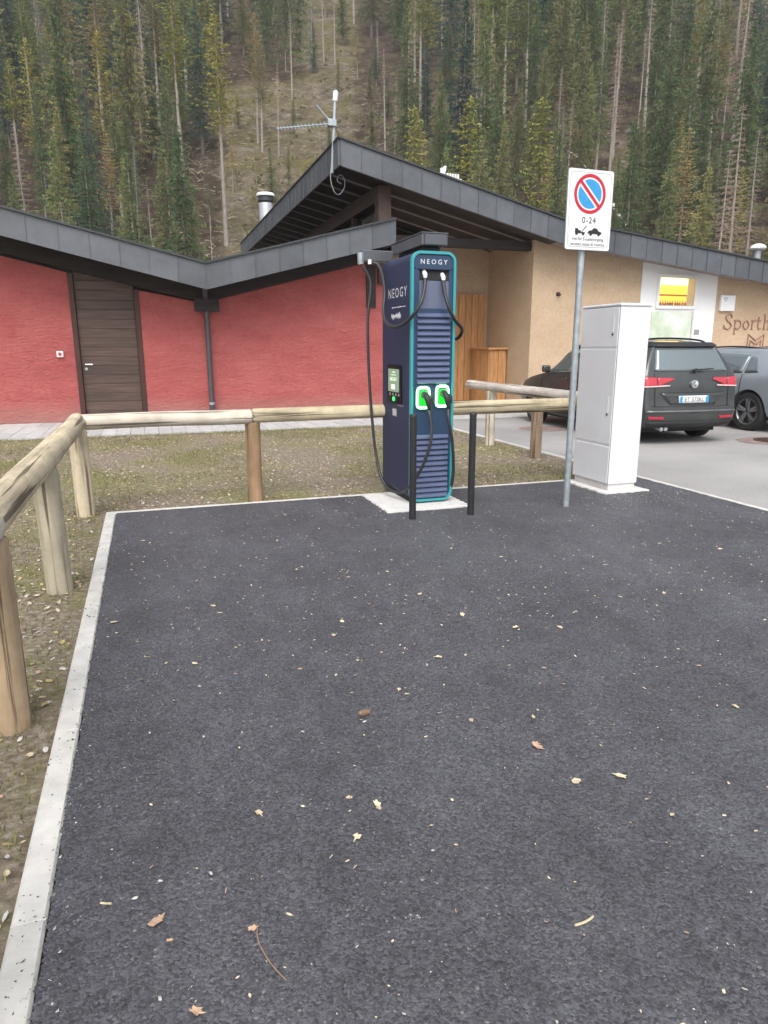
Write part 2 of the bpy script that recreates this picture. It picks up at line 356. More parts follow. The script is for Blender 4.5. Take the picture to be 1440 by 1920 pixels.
MAT['dead'] = foliage('dead_twigs', (.30, .235, .215), (.44, .355, .325))
MAT['bark'] = simple('conifer_bark', (.17, .14, .115), .95, 0, .35, 3, .1, 0, .5, 8, .05, .35, 'object', (3, 3, .6))
MAT['bark_pale'] = simple('weathered_bark', (.33, .295, .26), .95, 0, .3, 3, .1, 0, .4, 8, .05, .2, 'object', (3, 3, .6))
t = NT('grass_blades'); t.set(.8, 0, .2); oi = t.pos(); t.col(t.ramp(t.noise(oi, 9, 3), [(.3, (.09, .10, .022)), (.7, (.27, .26, .10))])); MAT['grass'] = t.m
MAT['leaf_pale'] = simple('pale_leaf', (.62, .52, .36), .7, 0, .18, 40, .3, 0, .2, 200, .001, .22)
MAT['leaf_pink'] = simple('brown_leaf', (.52, .35, .24), .7, 0, .2, 40, .3, 0, .2, 200, .001, .1)
MAT['leaf_yellow'] = simple('yellow_leaf', (.48, .37, .15), .7, 0, .25, 40, .3, 0, .2, 200, .001)
MAT['grit'] = simple('pale_grit', (.52, .50, .47), .8, 0, .3, 90)
MAT['grit_dark'] = simple('dark_grit', (.055, .055, .062), .7, 0, .4, 90)
MAT['twig'] = simple('twig_bark', (.30, .20, .13), .8, 0, .3, 60)
MAT['straw'] = simple('straw', (.52, .46, .30), .8, 0, .2, 60)
MAT['cone'] = simple('cone_scales', (.19, .105, .06), .75, 0, .3, 120)
MAT['cone_tip'] = simple('cone_scale_tips', (.27, .18, .125), .75, 0, .45, 160)
MAT['stone_grey'] = simple('asphalt_stone', (.085, .085, .096), .6, 0, .5, 160, .5)
MAT['water'] = simple('white_water', (.75, .78, .80), .3, 0, .15, 2)
MAT['rock'] = simple('rock', (.17, .155, .14), .95, 0, .35, .7, .2, 0, .6, 3, .2, .2)

# ================================================================== SETTING
def rough_sheet(name, poly_top, z, mat):
    return tag(MB().add([(x, y, z) for x, y in poly_top], [tuple(range(len(poly_top)))]).build(name, mat), kind='structure')
XL0, XL1, YF0, YF1, XR0, XR1 = -.455, -.365, 6.665, 6.755, 5.385, 5.475
g = MB(); n = 60
xs = [-300, -120, -50, -20, -12, -8]+[-6+.5*i for i in range(25)]+[8, 12, 20, 50, 120, 300]
ys = [-300, -60, -20, -8]+[-4+.5*i for i in range(41)]+[20, 30, 44, 60]
gv = [(x, y, -.035+(.018*noise.noise((x*1.3, y*1.3, 0)) if -6 < x < 6 and -4 < y < 15 else 0)) for y in ys for x in xs]
nx = len(xs); g.add(gv, [(j*nx+i, j*nx+i+1, (j+1)*nx+i+1, (j+1)*nx+i) for j in range(len(ys)-1) for i in range(nx-1)])
tag(g.build('ground', MAT['soil'], smooth='all'), kind='structure')
def soil_z(x, y): return -.008+.012*noise.noise((x*1.7, y*1.7, 3))+.006*noise.noise((x*6, y*6, 1))
def soil_sheet(name, x0, x1, y0, y1, st):
    nx = int((x1-x0)/st)+1; ny = int((y1-y0)/st)+1
    v = [(x0+(x1-x0)*i/(nx-1), y0+(y1-y0)*j/(ny-1), soil_z(x0+(x1-x0)*i/(nx-1), y0+(y1-y0)*j/(ny-1))) for j in range(ny) for i in range(nx)]
    return tag(MB().add(v, [(j*nx+i, j*nx+i+1, (j+1)*nx+i+1, (j+1)*nx+i) for j in range(ny-1) for i in range(nx-1)]).build(name, MAT['soil'], smooth='all'), kind='structure')
soil_sheet('soil_verge', -5.5, XL0-.001, -3, YF1, .09)
soil_sheet('soil_verge', -5.5, XR0-.001, YF1+.002, 12.96, .09)
# fresh asphalt with a ragged edge against the kerbs
rr = random.Random(3)
edge = []
y = -9.0
while y < YF0-.02: edge.append((XL1+.003+rr.uniform(-.004, .004)+.007*noise.noise((y*2, 0, 0))+.009*noise.noise((y*14, 3, 0))+.005*noise.noise((y*45, 7, 0)), y)); y += .0065
x = XL1+.02
far = []
while x < XR0: far.append((x, YF0-.002+rr.uniform(-.004, .004)+.010*noise.noise((x*13, 1, 0)))); x += .011
right = [(XR0+.002+rr.uniform(-.008, .008), 6.6-.05*i) for i in range(312)]
rough_sheet('parking_asphalt', edge+far+right, .012, MAT['asphalt'])
rough_sheet('road', [(XR1-.01, -40), (60, -40), (60, 17), (XR1-.01, 17)], -.002, MAT['road'])
rough_sheet('pavement_porch', [(5.5, 13.4), (30, 13.4), (30, 18.3), (5.5, 18.3)], .006, MAT['paving'])
# kerb stones
kerb = empty('kerb', (0, 6.7, 0), kind='structure')
def kstone(w, l):
    b = MB(); b.prism([(-w/2, -.12), (w/2, -.12), (w/2, .000), (w/2-.008, .008), (-w/2+.008, .008), (-w/2, .000)], .003, l-.003, 'y'); return b.mesh('kerb_stone', MAT['concrete_white'])
kme = kstone(.09, 1.0)
jm = MB().box(-.043, .043, -.004, .004, -.1, .0085).mesh('kerb_joint', MAT['plate'])
for i in range(11):
    link('kerb_stone', kme, kerb, (-.41, YF1-1.0*(i+1)+.001, rr.uniform(-.001, .002)))
    link('kerb_joint', jm, kerb, (-.41, YF1-1.0*(i+1), 0))
for i in range(6):
    link('kerb_stone', kme, kerb, (-.365+.97*i+.97, YF0+.045, rr.uniform(-.001, .002)), (0, 0, R(90)))
for i in range(20): link('kerb_stone', kme, kerb, (5.43, -6+1.0*i, rr.uniform(-.001, .002)))
# paving slabs along the red wall
pav = empty('pavement', (0, 14.3, 0), kind='structure')
sm = MB().box(-.119, .119, -.425, .425, -.06, .010).mesh('paving_slab', MAT['paving'])
for r_ in range(3):
    for i in range(50): link('paving_slab', sm, pav, (-6.6+.245*i, 13.42+.86*r_, rr.uniform(-.003, .003)), (0, 0, rr.uniform(-.004, .004)))
# rusty drain and patched asphalt on the old road
b = MB(); pts = [(math.cos(a)*(.55+.12*noise.noise((math.cos(a)*2, math.sin(a)*2, 4))), math.sin(a)*(.42+.1*noise.noise((math.cos(a)*2, math.sin(a)*2, 9)))) for a in [i*math.pi/14 for i in range(28)]]
for nm, cx, cy, sx in (('road_patch', 7.1, 11.35, 1.0), ('road_patch', 9.75, 8.55, 1.3)):
    tag(MB().add([(cx+p[0]*sx, cy+p[1]*sx, .003) for p in pts], [tuple(range(28))]).build(nm, MAT['rust_patch']), kind='structure')
dr = empty('drain_cover', (9.7, 8.6, 0), 'rusty iron drain cover set in the old road beside the cars', 'drain cover')
MB().lathe([(.33, .004), (.33, .012), (.28, .014)], (9.7, 8.6, 0), 24).build('frame', MAT['iron'], dr)
for i in range(-3, 4):
    w_ = math.sqrt(.26**2-(i*.075)**2); MB().box(9.7-w_, 9.7+w_, 8.6+i*.075-.02, 8.6+i*.075+.02, .0145, .019).build('grate_bar', MAT['iron'], dr)

# ---- hillside
HA = YAW
def hill_h(u, v):
    z = max(0.0, u-54)
    s = .60 if u < 90 else .60
    b = z*z/(z+6)*.66 if z > 0 else 0
    return b+1.6*noise.noise((u*.035, v*.035, 2))*min(1, z/12)+.5*noise.noise((u*.16, v*.16, 5))*min(1, z/6)-.4
def uv2w(u, v): return (u*math.sin(HA)+v*math.cos(HA), u*math.cos(HA)-v*math.sin(HA))
us = list(np.arange(44, 120, 1.5))+list(np.arange(120, 301, 5)); vs_ = list(np.arange(-190, 191, 2.5))
hv = []
for u in us:
    for v in vs_:
        x, y = uv2w(u, v); hv.append((x, y, hill_h(u, v)))
nv = len(vs_)
tag(MB().add(hv, [(j*nv+i, j*nv+i+1, (j+1)*nv+i+1, (j+1)*nv+i) for j in range(len(us)-1) for i in range(nv-1)]).build('hillside', MAT['hill'], smooth='all'), kind='structure')
HILL = bpy.data.objects['hillside']
def hill_hit(px, py):
    d = ray(px, py); s = 40.0
    while s < 330:
        P = CAMP+d*s; u = P.x*math.sin(HA)+P.y*math.cos(HA); v = P.x*math.cos(HA)-P.y*math.sin(HA)
        if u > 46 and P.z <= hill_h(u, v): return u, v
        s += .4
    return None

# ================================================================== RED BUILDING
YF_, YW_ = 14.6, 15.6
VX, VZ, SL, SR = 1.26, 2.62, -.2366, .257
def zb(x): return VZ+(x-VX)*SL if x < VX else VZ+(x-VX)*SR
redb = empty('red_building', (0, YW_, 0), 'red stucco building with a folded dark metal roof and brown door', 'building')
XE = 5.2
def walltop(x): return zb(x)-.28 if x < VX else zb(x)-.2
w = MB()
w.prism([(-9, -.1), (-1.345, -.1), (-1.345, walltop(-1.345)), (-9, walltop(-9))], YW_, YW_+.3)
w.prism([(-.025, -.1), (5.45, -.1), (5.45, walltop(5.45)), (VX, walltop(VX)), (-.025, walltop(-.025))], YW_, YW_+.3)
w.build('wall', MAT['red'], redb)
MB().box(5.2, 5.449, YW_+.31, 18.2, -.1, 3.6).build('wall_return', MAT['tan'], redb)
fr = MB()
fr.prism([(-9, walltop(-9)+.003), (VX, walltop(VX)+.003), (VX, zb(VX)+.08), (-9, zb(-9)+.08)], YW_-.10, YW_+.3)
fr.prism([(VX+.002, walltop(VX+.01)+.003), (5.45, walltop(5.45)+.003), (5.45, zb(5.45)+.08), (VX+.002, zb(VX)+.08)], YW_-.10, YW_+.3)
fr.build('frieze_board', MAT['dark_wood'], redb)
roof = MB()
roof.prism([(-9, zb(-9)+.09), (VX, zb(VX)+.09), (XE, zb(XE)+.09), (XE, zb(XE)+.45), (VX, zb(VX)+.45), (-9, zb(-9)+.45)], YF_+.04, 30)
roof = roof.build('roof', MAT['soffit_dark'], redb)
def fascia(parent, x0, x1, zf, slope, Y, pw, h, out):
    m = MB(); m.add([(0.004, Y0, zz+slope*xx) for (xx, Y0, zz) in ()], [])
    def pr(a, b, y0, y1, e=0.0):
        m.prism([(a, slope*a+e), (b, slope*b+e), (b, slope*b+h), (a, slope*a+h)], y0, y1)
    pr(.002, pw-.002, 0, .035); pr(-.012, .001, -.018, .034, .006)
    me = m.mesh('fascia_panel', MAT['metal'])
    n_ = int(round((x1-x0)/pw))
    for i in range(n_):
        x = x0+i*pw; o = link('fascia_panel', me, parent, (x, Y+rr.uniform(-.003, .003), zf(x)))
fascia(roof, VX-19*.52, VX, zb, SL, YF_, .52, .48, 0)
fascia(roof, VX, XE, zb, SR, YF_, (XE-VX)/8, .48, 0)
cp = MB()
cp.prism([(-8.62, zb(-8.62)+.482), (VX, zb(VX)+.482), (XE+.02, zb(XE)+.487), (XE+.02, zb(XE)+.525), (VX, zb(VX)+.52), (-8.62, zb(-8.62)+.52)], YF_-.045, YF_+.3)
cp.build('roof_cap', MAT['metal_cap'], roof)
MB().prism([(YF_+.04, zb(XE)+.0), (16.5, zb(XE)+.0), (16.5, zb(XE)+.48), (YF_+.04, zb(XE)+.48)], XE+.002, XE+.035, 'x').build('end_fascia', MAT['metal'], roof)
# valley gutter box and downpipe
MB().box(VX-.20, VX+.30, YW_-.2, YW_-.102, 2.24, 2.50).build('gutter_box', MAT['dark_wood'], redb)
dp = MB(); dp.tube(spline([(VX, YF_+.5, 2.72), (VX+.02, YF_+.75, 2.62), (1.30, YW_-.12, 2.45), (1.30, YW_-.12, 2.2), (1.30, YW_-.12, .25), (1.30, YW_-.12, .02)], 5), .055, 14); dp = dp.build('downpipe', MAT['pipe'], redb, True)
for z in (2.28, 1.2, .30): MB().lathe([(.062, 0), (.062, .05)], (1.30, YW_-.12, z), 14).build('pipe_clip', MAT['pipe'] if z > .5 else MAT['galv'], dp, True)
# door
dX0, dX1 = -1.345, -.025
door = MB().box(dX0+.10, dX1-.10, YW_+.10, YW_+.13, .02, 3.0).build('door', MAT['dark_wood'], redb)
pm_ = MB().box(-.555, .555, 0, .035, .002, .183).mesh('door_board', MAT['door'])
for i in range(16): link('door_board', pm_, door, ((dX0+dX1)/2, YW_+.063+rr.uniform(-.002, .002), .03+.186*i), None, .004)
ff = MB(); ff.box(dX0, dX0+.10, YW_-.02, YW_+.2, .0, 2.94); ff.box(dX1-.10, dX1, YW_-.02, YW_+.2, .0, 2.66); ff.build('door_frame', MAT['door_frame'], redb, bevel=.006)
MB().box(dX0-.01, dX1+.01, YW_-.08, YW_+.2, -.02, .03).build('threshold', MAT['paving'], redb)
h = MB(); h.tube([(-1.16, YW_+.06, 1.17), (-1.16, YW_-.0, 1.17), (-1.03, YW_-.005, 1.17)], .013, 8); h.build('handle', MAT['steel'], door, True)
h = MB(); h.tube([(-1.16, YW_+.06, 1.08), (-1.16, YW_+.045, 1.08)], .03, 12); h.build('lock', MAT['steel'], door, True)
bt = MB().box(-1.68, -1.555, YW_-.055, YW_, 1.32, 1.44).build('switch_box', MAT['white_paint'], redb, bevel=.01)
MB().box(-1.645, -1.59, YW_-.066, YW_-.054, 1.35, 1.41).build('push_button', MAT['sign_red'], bt, bevel=.004)
MB().box(4.86, 5.08, YW_-.04, YW_, 2.38, 3.40).build('dark_strip', MAT['dark_wood'], redb)  # plain dark upright strip on the red wall, near its right end

# ================================================================== TALL TAN BUILDING
YC, YT = 15.1, 15.8
TX0, TZ0, TX1 = 4.16, 5.71, 9.65
def zt(x): return TZ0-.238*(x-TX0) if x < TX1 else TZ0-.238*(TX1-TX0)-.113*(x-TX1)
TXE, FH = 26.0, .515
tanb = empty('tan_building', (9.3, YT, 0), 'tan stucco sports building with a raised dark metal roof and open porch', 'building')
w = MB()
cx = 9.25
wx0 = onY(1206, 485, YT).x; wx1 = onY(1347, 510, YT).x
w.prism([(cx, -.1), (wx0, -.1), (wx0, zt(wx0)-.35), (TX1, zt(TX1)-.35), (cx, zt(cx)-.35)], YT, YT+.3)
w.prism([(wx1, -.1), (TXE, -.1), (TXE, zt(TXE)-.35), (wx1, zt(wx1)-.35)], YT, YT+.3)
w.box(cx, cx+.28, YT+.301, 18.2, -.1, zt(cx)-.36)
w.build('wall', MAT['tan'], tanb)
MB().box(5.2, cx+.28, 18.2, 18.4, -.1, 4.3).build('porch_back_wall', MAT['tan'], tanb)
roof2 = MB().prism([(TX0+.03, zt(TX0)-.40), (TX1, zt(TX1)-.40), (TXE, zt(TXE)-.40), (TXE, zt(TXE)-.03), (TX1, zt(TX1)-.03), (TX0+.03, zt(TX0)-.03)], YC+.04, 31).build('roof', MAT['soffit_dark'], tanb)
fascia(roof2, TX0+.02, TX1, lambda x: zt(x)-FH, -.238, YC, (TX1-TX0-.02)/12, FH, 0)
fascia(roof2, TX1, TX1+33*.475, lambda x: zt(x)-FH, -.113, YC, .475, FH, 0)
fm = MB(); fm.box(0, .035, .002, .486, 0, FH); fm.box(-.018, .034, -.012, .001, .006, FH); fm = fm.mesh('fascia_panel', MAT['metal'])
for i in range(32): link('fascia_panel', fm, roof2, (TX0-.02, YC+.04+.488*i, TZ0-FH))
c2 = MB(); c2.prism([(TX0-.045, zt(TX0)+.003), (TX1, zt(TX1)+.003), (TXE, zt(TXE)+.003), (TXE, zt(TXE)+.04), (TX1, zt(TX1)+.04), (TX0-.045, zt(TX0)+.04)], YC-.045, YC+.3); c2.box(TX0-.046, TX0+.25, YC+.302, 31, TZ0+.003, TZ0+.041)
c2.build('roof_cap', MAT['metal_cap'], roof2)
# soffit boards and vent strips running with the slope
lx0, lx1 = TX0+.05, TX1
bm_ = MB().prism([(0, 0), (lx1-lx0, -.238*(lx1-lx0)), (lx1-lx0, -.238*(lx1-lx0)+.03), (0, .03)], 0, .74).mesh('soffit_board', MAT['soffit_dark'])
st_ = MB()
k = 0.0
st_.prism([(0, 0), (lx1-lx0, -.238*(lx1-lx0)), (lx1-lx0, -.238*(lx1-lx0)+.02), (0, .02)], 0, .10); st_ = st_.mesh('vent_strip', MAT['soffit_strip'])
for i in range(17):
    y = YC+.16+.87*i
    link('soffit_board', bm_, roof2, (lx0, y+.125, zt(lx0)-.435)); link('vent_strip', st_, roof2, (lx0, y+.012, zt(lx0)-.45))
MB().prism([(lx1+.003, zt(lx1)-.43), (TXE, zt(TXE)-.43), (TXE, zt(TXE)-.405), (lx1+.003, zt(lx1)-.405)], YC+.05, YT-.003).build('soffit_board', MAT['soffit_strip'], roof2)
# porch column, raking beam, clerestory
zs = lambda x: zt(x)-.46
MB().box(5.13, 5.43, 15.50, 15.78, 2.9, zs(5.43)+.02).build('porch_column', MAT['brown_beam'], tanb, bevel=.01)
MB().box(5.16, 5.36, 15.79, 30, zs(5.36)-.30, zs(5.36)+.04).build('roof_beam', MAT['brown_beam'], tanb, bevel=.01)
cl = MB().box(5.30, 5.32, 15.79, 30, 3.55, zs(5.36)-.302).build('clerestory_window', MAT['dark_glass'], tanb)
mm = MB().box(-.05, .05, -.06, .06, 3.55, zs(5.36)-.303).mesh('mullion', MAT['brown_beam'])
for y in (17.76, 19.59, 21.45, 23.28, 25.1): link('mullion', mm, cl, (5.23, y, 0))
MB().box(5.45, 9.24, 15.9, 16.1, zs(9.24)-.22, zs(9.24)-.02).build('porch_beam', MAT['dark_wood'], tanb)
# timber door leaf on the porch
td = MB().box(7.9, 9.12, 18.13, 18.19, .02, 2.92).build('timber_door', MAT['timber'], tanb)
tm = MB().box(-.094, .094, -.035, 0, 0, 2.9).mesh('door_plank', MAT['timber'])
for i in range(6): link('door_plank', tm, td, (8.02+.2*i, 18.128, .025), None, .004)
# timber counter
tc = empty('timber_counter', (8.95, 17.4, 0), 'orange larch board counter with overhanging top on the porch', 'counter')
MB().box(8.72, 9.22, 16.95, 17.95, .0, 1.44).build('carcass', MAT['timber'], tc)
tf = MB().box(-.115, .115, -.022, 0, .01, 1.43).mesh('front_board', MAT['timber'])
for i in range(2): link('front_board', tf, tc, (8.845+.25*i, 16.948, 0), None, .004)
ts = MB().box(-.022, 0, -.122, .122, .01, 1.43).mesh('side_board', MAT['timber'])
for i in range(4): link('side_board', ts, tc, (8.718, 17.075+.25*i, 0), None, .004)
MB().box(8.64, 9.24, 16.86, 18.0, 1.442, 1.49).build('counter_top', MAT['timber'], tc, bevel=.006)
# white window bay
def wx(px, py): return onY(px, py, YT).x
def wz(px, py): return onY(px, py, YT).z
bay = MB(); za, zbm = wz(1235, 516), wz(1232, 575)
lx, rx = wx(1233, 545), wx(1302, 550)
bay.prism([(wx0+.002, 0), (lx, 0), (lx, zt(lx)-.36), (wx0+.002, zt(wx0)-.36)], YT-.02, YT+.28)
bay.prism([(rx, 0), (wx1-.002, 0), (wx1-.002, zt(wx1)-.36), (rx, zt(rx)-.36)], YT-.02, YT+.28)
bay.prism([(lx+.001, za), (rx-.001, za-.04), (rx-.001, zt(rx)-.37), (lx+.001, zt(lx)-.37)], YT-.018, YT+.27)
bay.box(lx+.001, rx-.001, YT-.018, YT+.27, zbm-.12, zbm); bay.box(lx+.001, rx-.001, YT-.018, YT+.27, 0, .55)
bay = bay.build('window_bay', MAT['white_wall'], tanb)
wf = MB(); ring_prism(wf, rrect(lx-.05, rx+.05, zbm-.05, za+.03, .01, 1), rrect(lx+.03, rx-.03, zbm+.03, za-.06, .01, 1), YT-.06, YT-.021); wf.build('window_frame', MAT['white_paint'], bay)
rb = MB().box(lx-.1, rx+1.6, YT+.9, YT+.92, zbm-.2, za+.2).build('lit_room_wall', MAT['window_warm'], bay)
MB().box(lx-.1, rx+1.6, YT+.55, YT+.7, za-.17, za+.02).build('light_tube', MAT['window_hot'], bay)
MB().box(lx-.1, rx+1.6, YT+.6, YT+.88, (za+zbm)/2-.05, (za+zbm)/2-.02).build('shelf', MAT['timber'], bay)
MB().box(lx-.1, rx+1.6, YT+.5, YT+.88, zbm-.03, zbm+.02).build('shelf', MAT['timber'], bay)
for i in range(20):
    x = lx+.10+.085*i+rr.uniform(-.01, .01)
    MB().lathe([(.03, 0), (.032, .10+.04*rr.random()), (.012, .16), (.012, .20)], (x, YT+.7, zbm+.022), 8).build('bottle', MAT['timber'], bay, True)
MB().box(lx+.03, rx-.03, YT-.03, YT-.025, zbm+.03, za-.06).build('pane', MAT['pane'], bay)
MB().box(wx(1219, 600), wx(1294, 605), YT-.045, YT-.022, .7, wz(1225, 584)).build('poster_panel', MAT['poster'], bay)
pn = MB().box(wx(1298, 600), wx(1312, 605), YT-.04, YT-.022, .7, wz(1300, 584)).build('side_panel', MAT['white_paint'], bay)
MB().box(wx(1299, 620), wx(1309, 620), YT-.046, YT-.041, wz(1305, 628), wz(1305, 618)).build('notice', MAT['print_grey'], pn)
lb = MB().box(wx(1347.5, 568), wx(1374, 568), YT-.09, YT-.001, wz(1360, 583.5), wz(1360, 554)).build('wall_lamp_box', MAT['white_paint'], tanb, bevel=.012)
lo = onY(1361, 561, YT-.092); hm = MB()
for s in (-1, 1): hm.tube(spline([lo+Vector((0, 0, -.06)), lo+Vector((s*.05, 0, 0)), lo+Vector((s*.045, 0, .04)), lo+Vector((s*.012, 0, .03)), lo], 4), .006, 5)
hm.build('emblem', MAT['print_grey'], lb)
hk = onY(1046, 551, YT); h = MB(); h.box(hk.x-.05, hk.x+.05, YT-.02, YT, hk.z-.05, hk.z+.04); h.tube([(hk.x, YT-.02, hk.z), (hk.x, YT-.12, hk.z-.03)], .025, 8); h.build('wall_bracket', MAT['iron'], tanb)
# lettering: strokes of the word that runs out of the frame, with the angular emblem below it
lt = MB(); Yl = YT-.018
def stroke(P, r=.016, n=5, closed=False): lt.tube(spline([(a, Yl, b) for a, b in P], n) if n > 1 else [(a, Yl, b) for a, b in P], r, 6)
bx = wx(1358, 600); bz = wz(1365, 617); xh = .24; S_ = .60/.66
stroke([(bx+.24, bz+.36), (bx+.15, bz+.40), (bx+.04, bz+.33), (bx+.10, bz+.22), (bx+.20, bz+.17), (bx+.25, bz+.07), (bx+.13, bz-.005), (bx+.0, bz+.05)])
stroke([(bx+.245, bz+.38), (bx+.245, bz+.29)], .014, 1); stroke([(bx+.0, bz+.11), (bx+.0, bz+.01)], .014, 1)
px_ = bx+.38
stroke([(px_, bz+xh), (px_, bz-.13)], .016, 1); stroke([(px_-.04, bz-.13), (px_+.05, bz-.13)], .012, 1); stroke([(px_-.04, bz+xh), (px_, bz+xh)], .012, 1)
stroke([(px_, bz+.17), (px_+.08, bz+xh), (px_+.19, bz+.19), (px_+.19, bz+.06), (px_+.09, bz-.005), (px_, bz+.05)])
ox = px_+.29
stroke([(ox+.11, bz+xh), (ox+.0, bz+.12), (ox+.11, bz-.005), (ox+.22, bz+.12), (ox+.11, bz+xh)])
rx_ = ox+.33
stroke([(rx_, bz+xh), (rx_, bz)], .016, 1); stroke([(rx_-.04, bz), (rx_+.05, bz)], .012, 1); stroke([(rx_-.04, bz+xh), (rx_, bz+xh)], .012, 1); stroke([(rx_, bz+.14), (rx_+.05, bz+xh-.01), (rx_+.12, bz+xh-.01)])
tx_ = rx_+.22
stroke([(tx_, bz+xh+.10), (tx_, bz+.05), (tx_+.05, bz), (tx_+.10, bz+.03)]); stroke([(tx_-.06, bz+xh), (tx_+.10, bz+xh)], .012, 1)
hx_ = tx_+.22
stroke([(hx_, bz+.40), (hx_, bz)], .016, 1); stroke([(hx_-.04, bz+.40), (hx_, bz+.40)], .012, 1); stroke([(hx_-.04, bz), (hx_+.05, bz)], .012, 1)
stroke([(hx_, bz+.15), (hx_+.08, bz+xh), (hx_+.16, bz+.17), (hx_+.16, bz)]); stroke([(hx_+.12, bz), (hx_+.21, bz)], .012, 1)
lt.build('lettering', MAT['letter_brown'], tanb)
lt = MB(); ex0, ex1 = wx(1401, 640), wx(1430, 640); ez0, ez1 = wz(1415, 652), wz(1415, 627); em = (ex0+ex1)/2
for P in ([(ex0, ez0), (ex0, ez1), (em, ez1-.17), (ex1, ez1), (ex1, ez0)], [(ex0+.09, ez0), (ex0+.09, ez1-.17), (em, ez0+.10), (ex1-.09, ez1-.17), (ex1-.09, ez0+.02)], [(em, ez0+.1), (em+.1, ez0+.1)], [(em-.08, ez0), (em, ez0+.10)]): stroke(P, .018, 1)
lt.build('emblem', MAT['letter_brown'], tanb)

# ---- things on the roofs
ch = empty('chimney', (4.55, 24.5, 5.2), 'short stainless steel chimney with dark ringed cap behind the roof edge', 'chimney')
cxx, cyy = 4.52, 26.5
MB().lathe([(.26, .4), (.26, 1.62)], (cxx, cyy, 4.9), 20).build('flue', MAT['steel'], ch, True)
MB().lathe([(.21, 1.62), (.21, 1.68), (.28, 1.69), (.28, 1.85)], (cxx, cyy, 4.9), 20).build('cap_ring', MAT['metal_cap'], ch, True)
MB().lathe([(.33, 1.85), (.335, 1.90), (.29, 1.96), (.05, 2.0)], (cxx, cyy, 4.9), 20).build('cap', MAT['white_paint'], ch, True)
an = empty('aerial_mast', (4.05, 15.6, 5.1), 'grey television aerial mast fixed to the roof corner, cable looping below', 'aerial')
A0, A1 = onY(623, 325, 15.6), onY(628, 185, 15.6)
MB().tube([A0, A1], .032, 10).build('mast', MAT['galv'], an, True)
MB().tube([A1+Vector((0, 0, -.05)), A1+Vector((.02, 0, .12)), A1+Vector((.02, 0, .16))], [.05, .06, .02], 10).build('mast_head', MAT['white_paint'], an, True)
hub = onY(622, 232, 15.6); tip = onY(512, 252, 15.6); tip.y = 15.2
MB().tube([hub, tip], .018, 6).build('boom', MAT['galv'], an)
for k in range(14):
    f = .12+.86*(k/13)**.9; c = hub.lerp(tip, f); L_ = .17-.05*f
    MB().tube([c+Vector((.12*L_, L_, .55*L_)), c-Vector((.12*L_, L_, .55*L_))], .008, 5).build('director', MAT['galv'], an)
rp = onY(593, 197, 15.6); MB().tube([hub, rp], .022, 6).build('reflector_arm', MAT['galv'], an)
MB().box(hub.x-.09, hub.x+.09, 15.53, 15.67, hub.z-.06, hub.z+.08).build('clamp', MAT['galv'], an, bevel=.01)
cb = [onY(625, 250, 15.5), onY(622, 300, 15.45), onY(620, 335, 15.45), onY(627, 360, 15.45), onY(637, 364, 15.5), onY(646, 350, 15.55), onY(645, 334, 15.6), onY(637, 328, 15.62), onY(632, 338, 15.6), onY(640, 345, 15.6)]
MB().tube(spline(cb, 6), .009, 6).build('coax_cable', MAT['galv'], an, True)
ra = empty('roof_antenna', (7.2, 17, 5.1), 'cluster of small white panel antennas standing on the dark roof', 'antenna')
for (px, py, dx, hgt) in ((816, 324, 0, .15), (822, 322, .08, .24), (826, 321, .10, .27)):
    P = onY(px, py+12, 17); MB().prism([(P.x-.035, P.z-.35), (P.x+.035, P.z-.35), (P.x+.05+dx, P.z+hgt), (P.x-.02+dx, P.z+hgt)], 16.97, 17.03).build('antenna_panel', MAT['white_paint'], ra, bevel=.01)
for i in range(5):
    P = onY(838+5*i, 330+i*.6, 17); MB().box(P.x-.022, P.x+.022, 16.95, 17.05, P.z-.3, P.z+.06).build('antenna_rod', MAT['white_paint'], ra, bevel=.008)
P = onY(848, 333, 17); MB().box(P.x-.25, P.x+.25, 16.98, 17.02, P.z-.06, P.z-.02).build('cross_bar', MAT['white_paint'], ra)
MB().box(6.95, 7.75, 16.96, 17.04, 4.98, 5.03).build('mount', MAT['galv'], ra); MB().box(7.1, 7.16, 16.97, 17.03, 4.9, 5.55).build('mount', MAT['galv'], ra)
P = onY(1421, 467, 17.5)
rv = empty('roof_vent', (P.x, 17.5, P.z-.6), 'white mushroom vent cap on a pale pipe above the dark roof edge', 'vent')
MB().lathe([(.10, -.9), (.10, .0)], P, 14).build('vent_pipe', MAT['galv'], rv, True)
MB().lathe([(.20, -.03), (.24, .02), (.20, .10), (.09, .15), (.02, .16)], P, 16).build('vent_cap', MAT['white_paint'], rv, True)

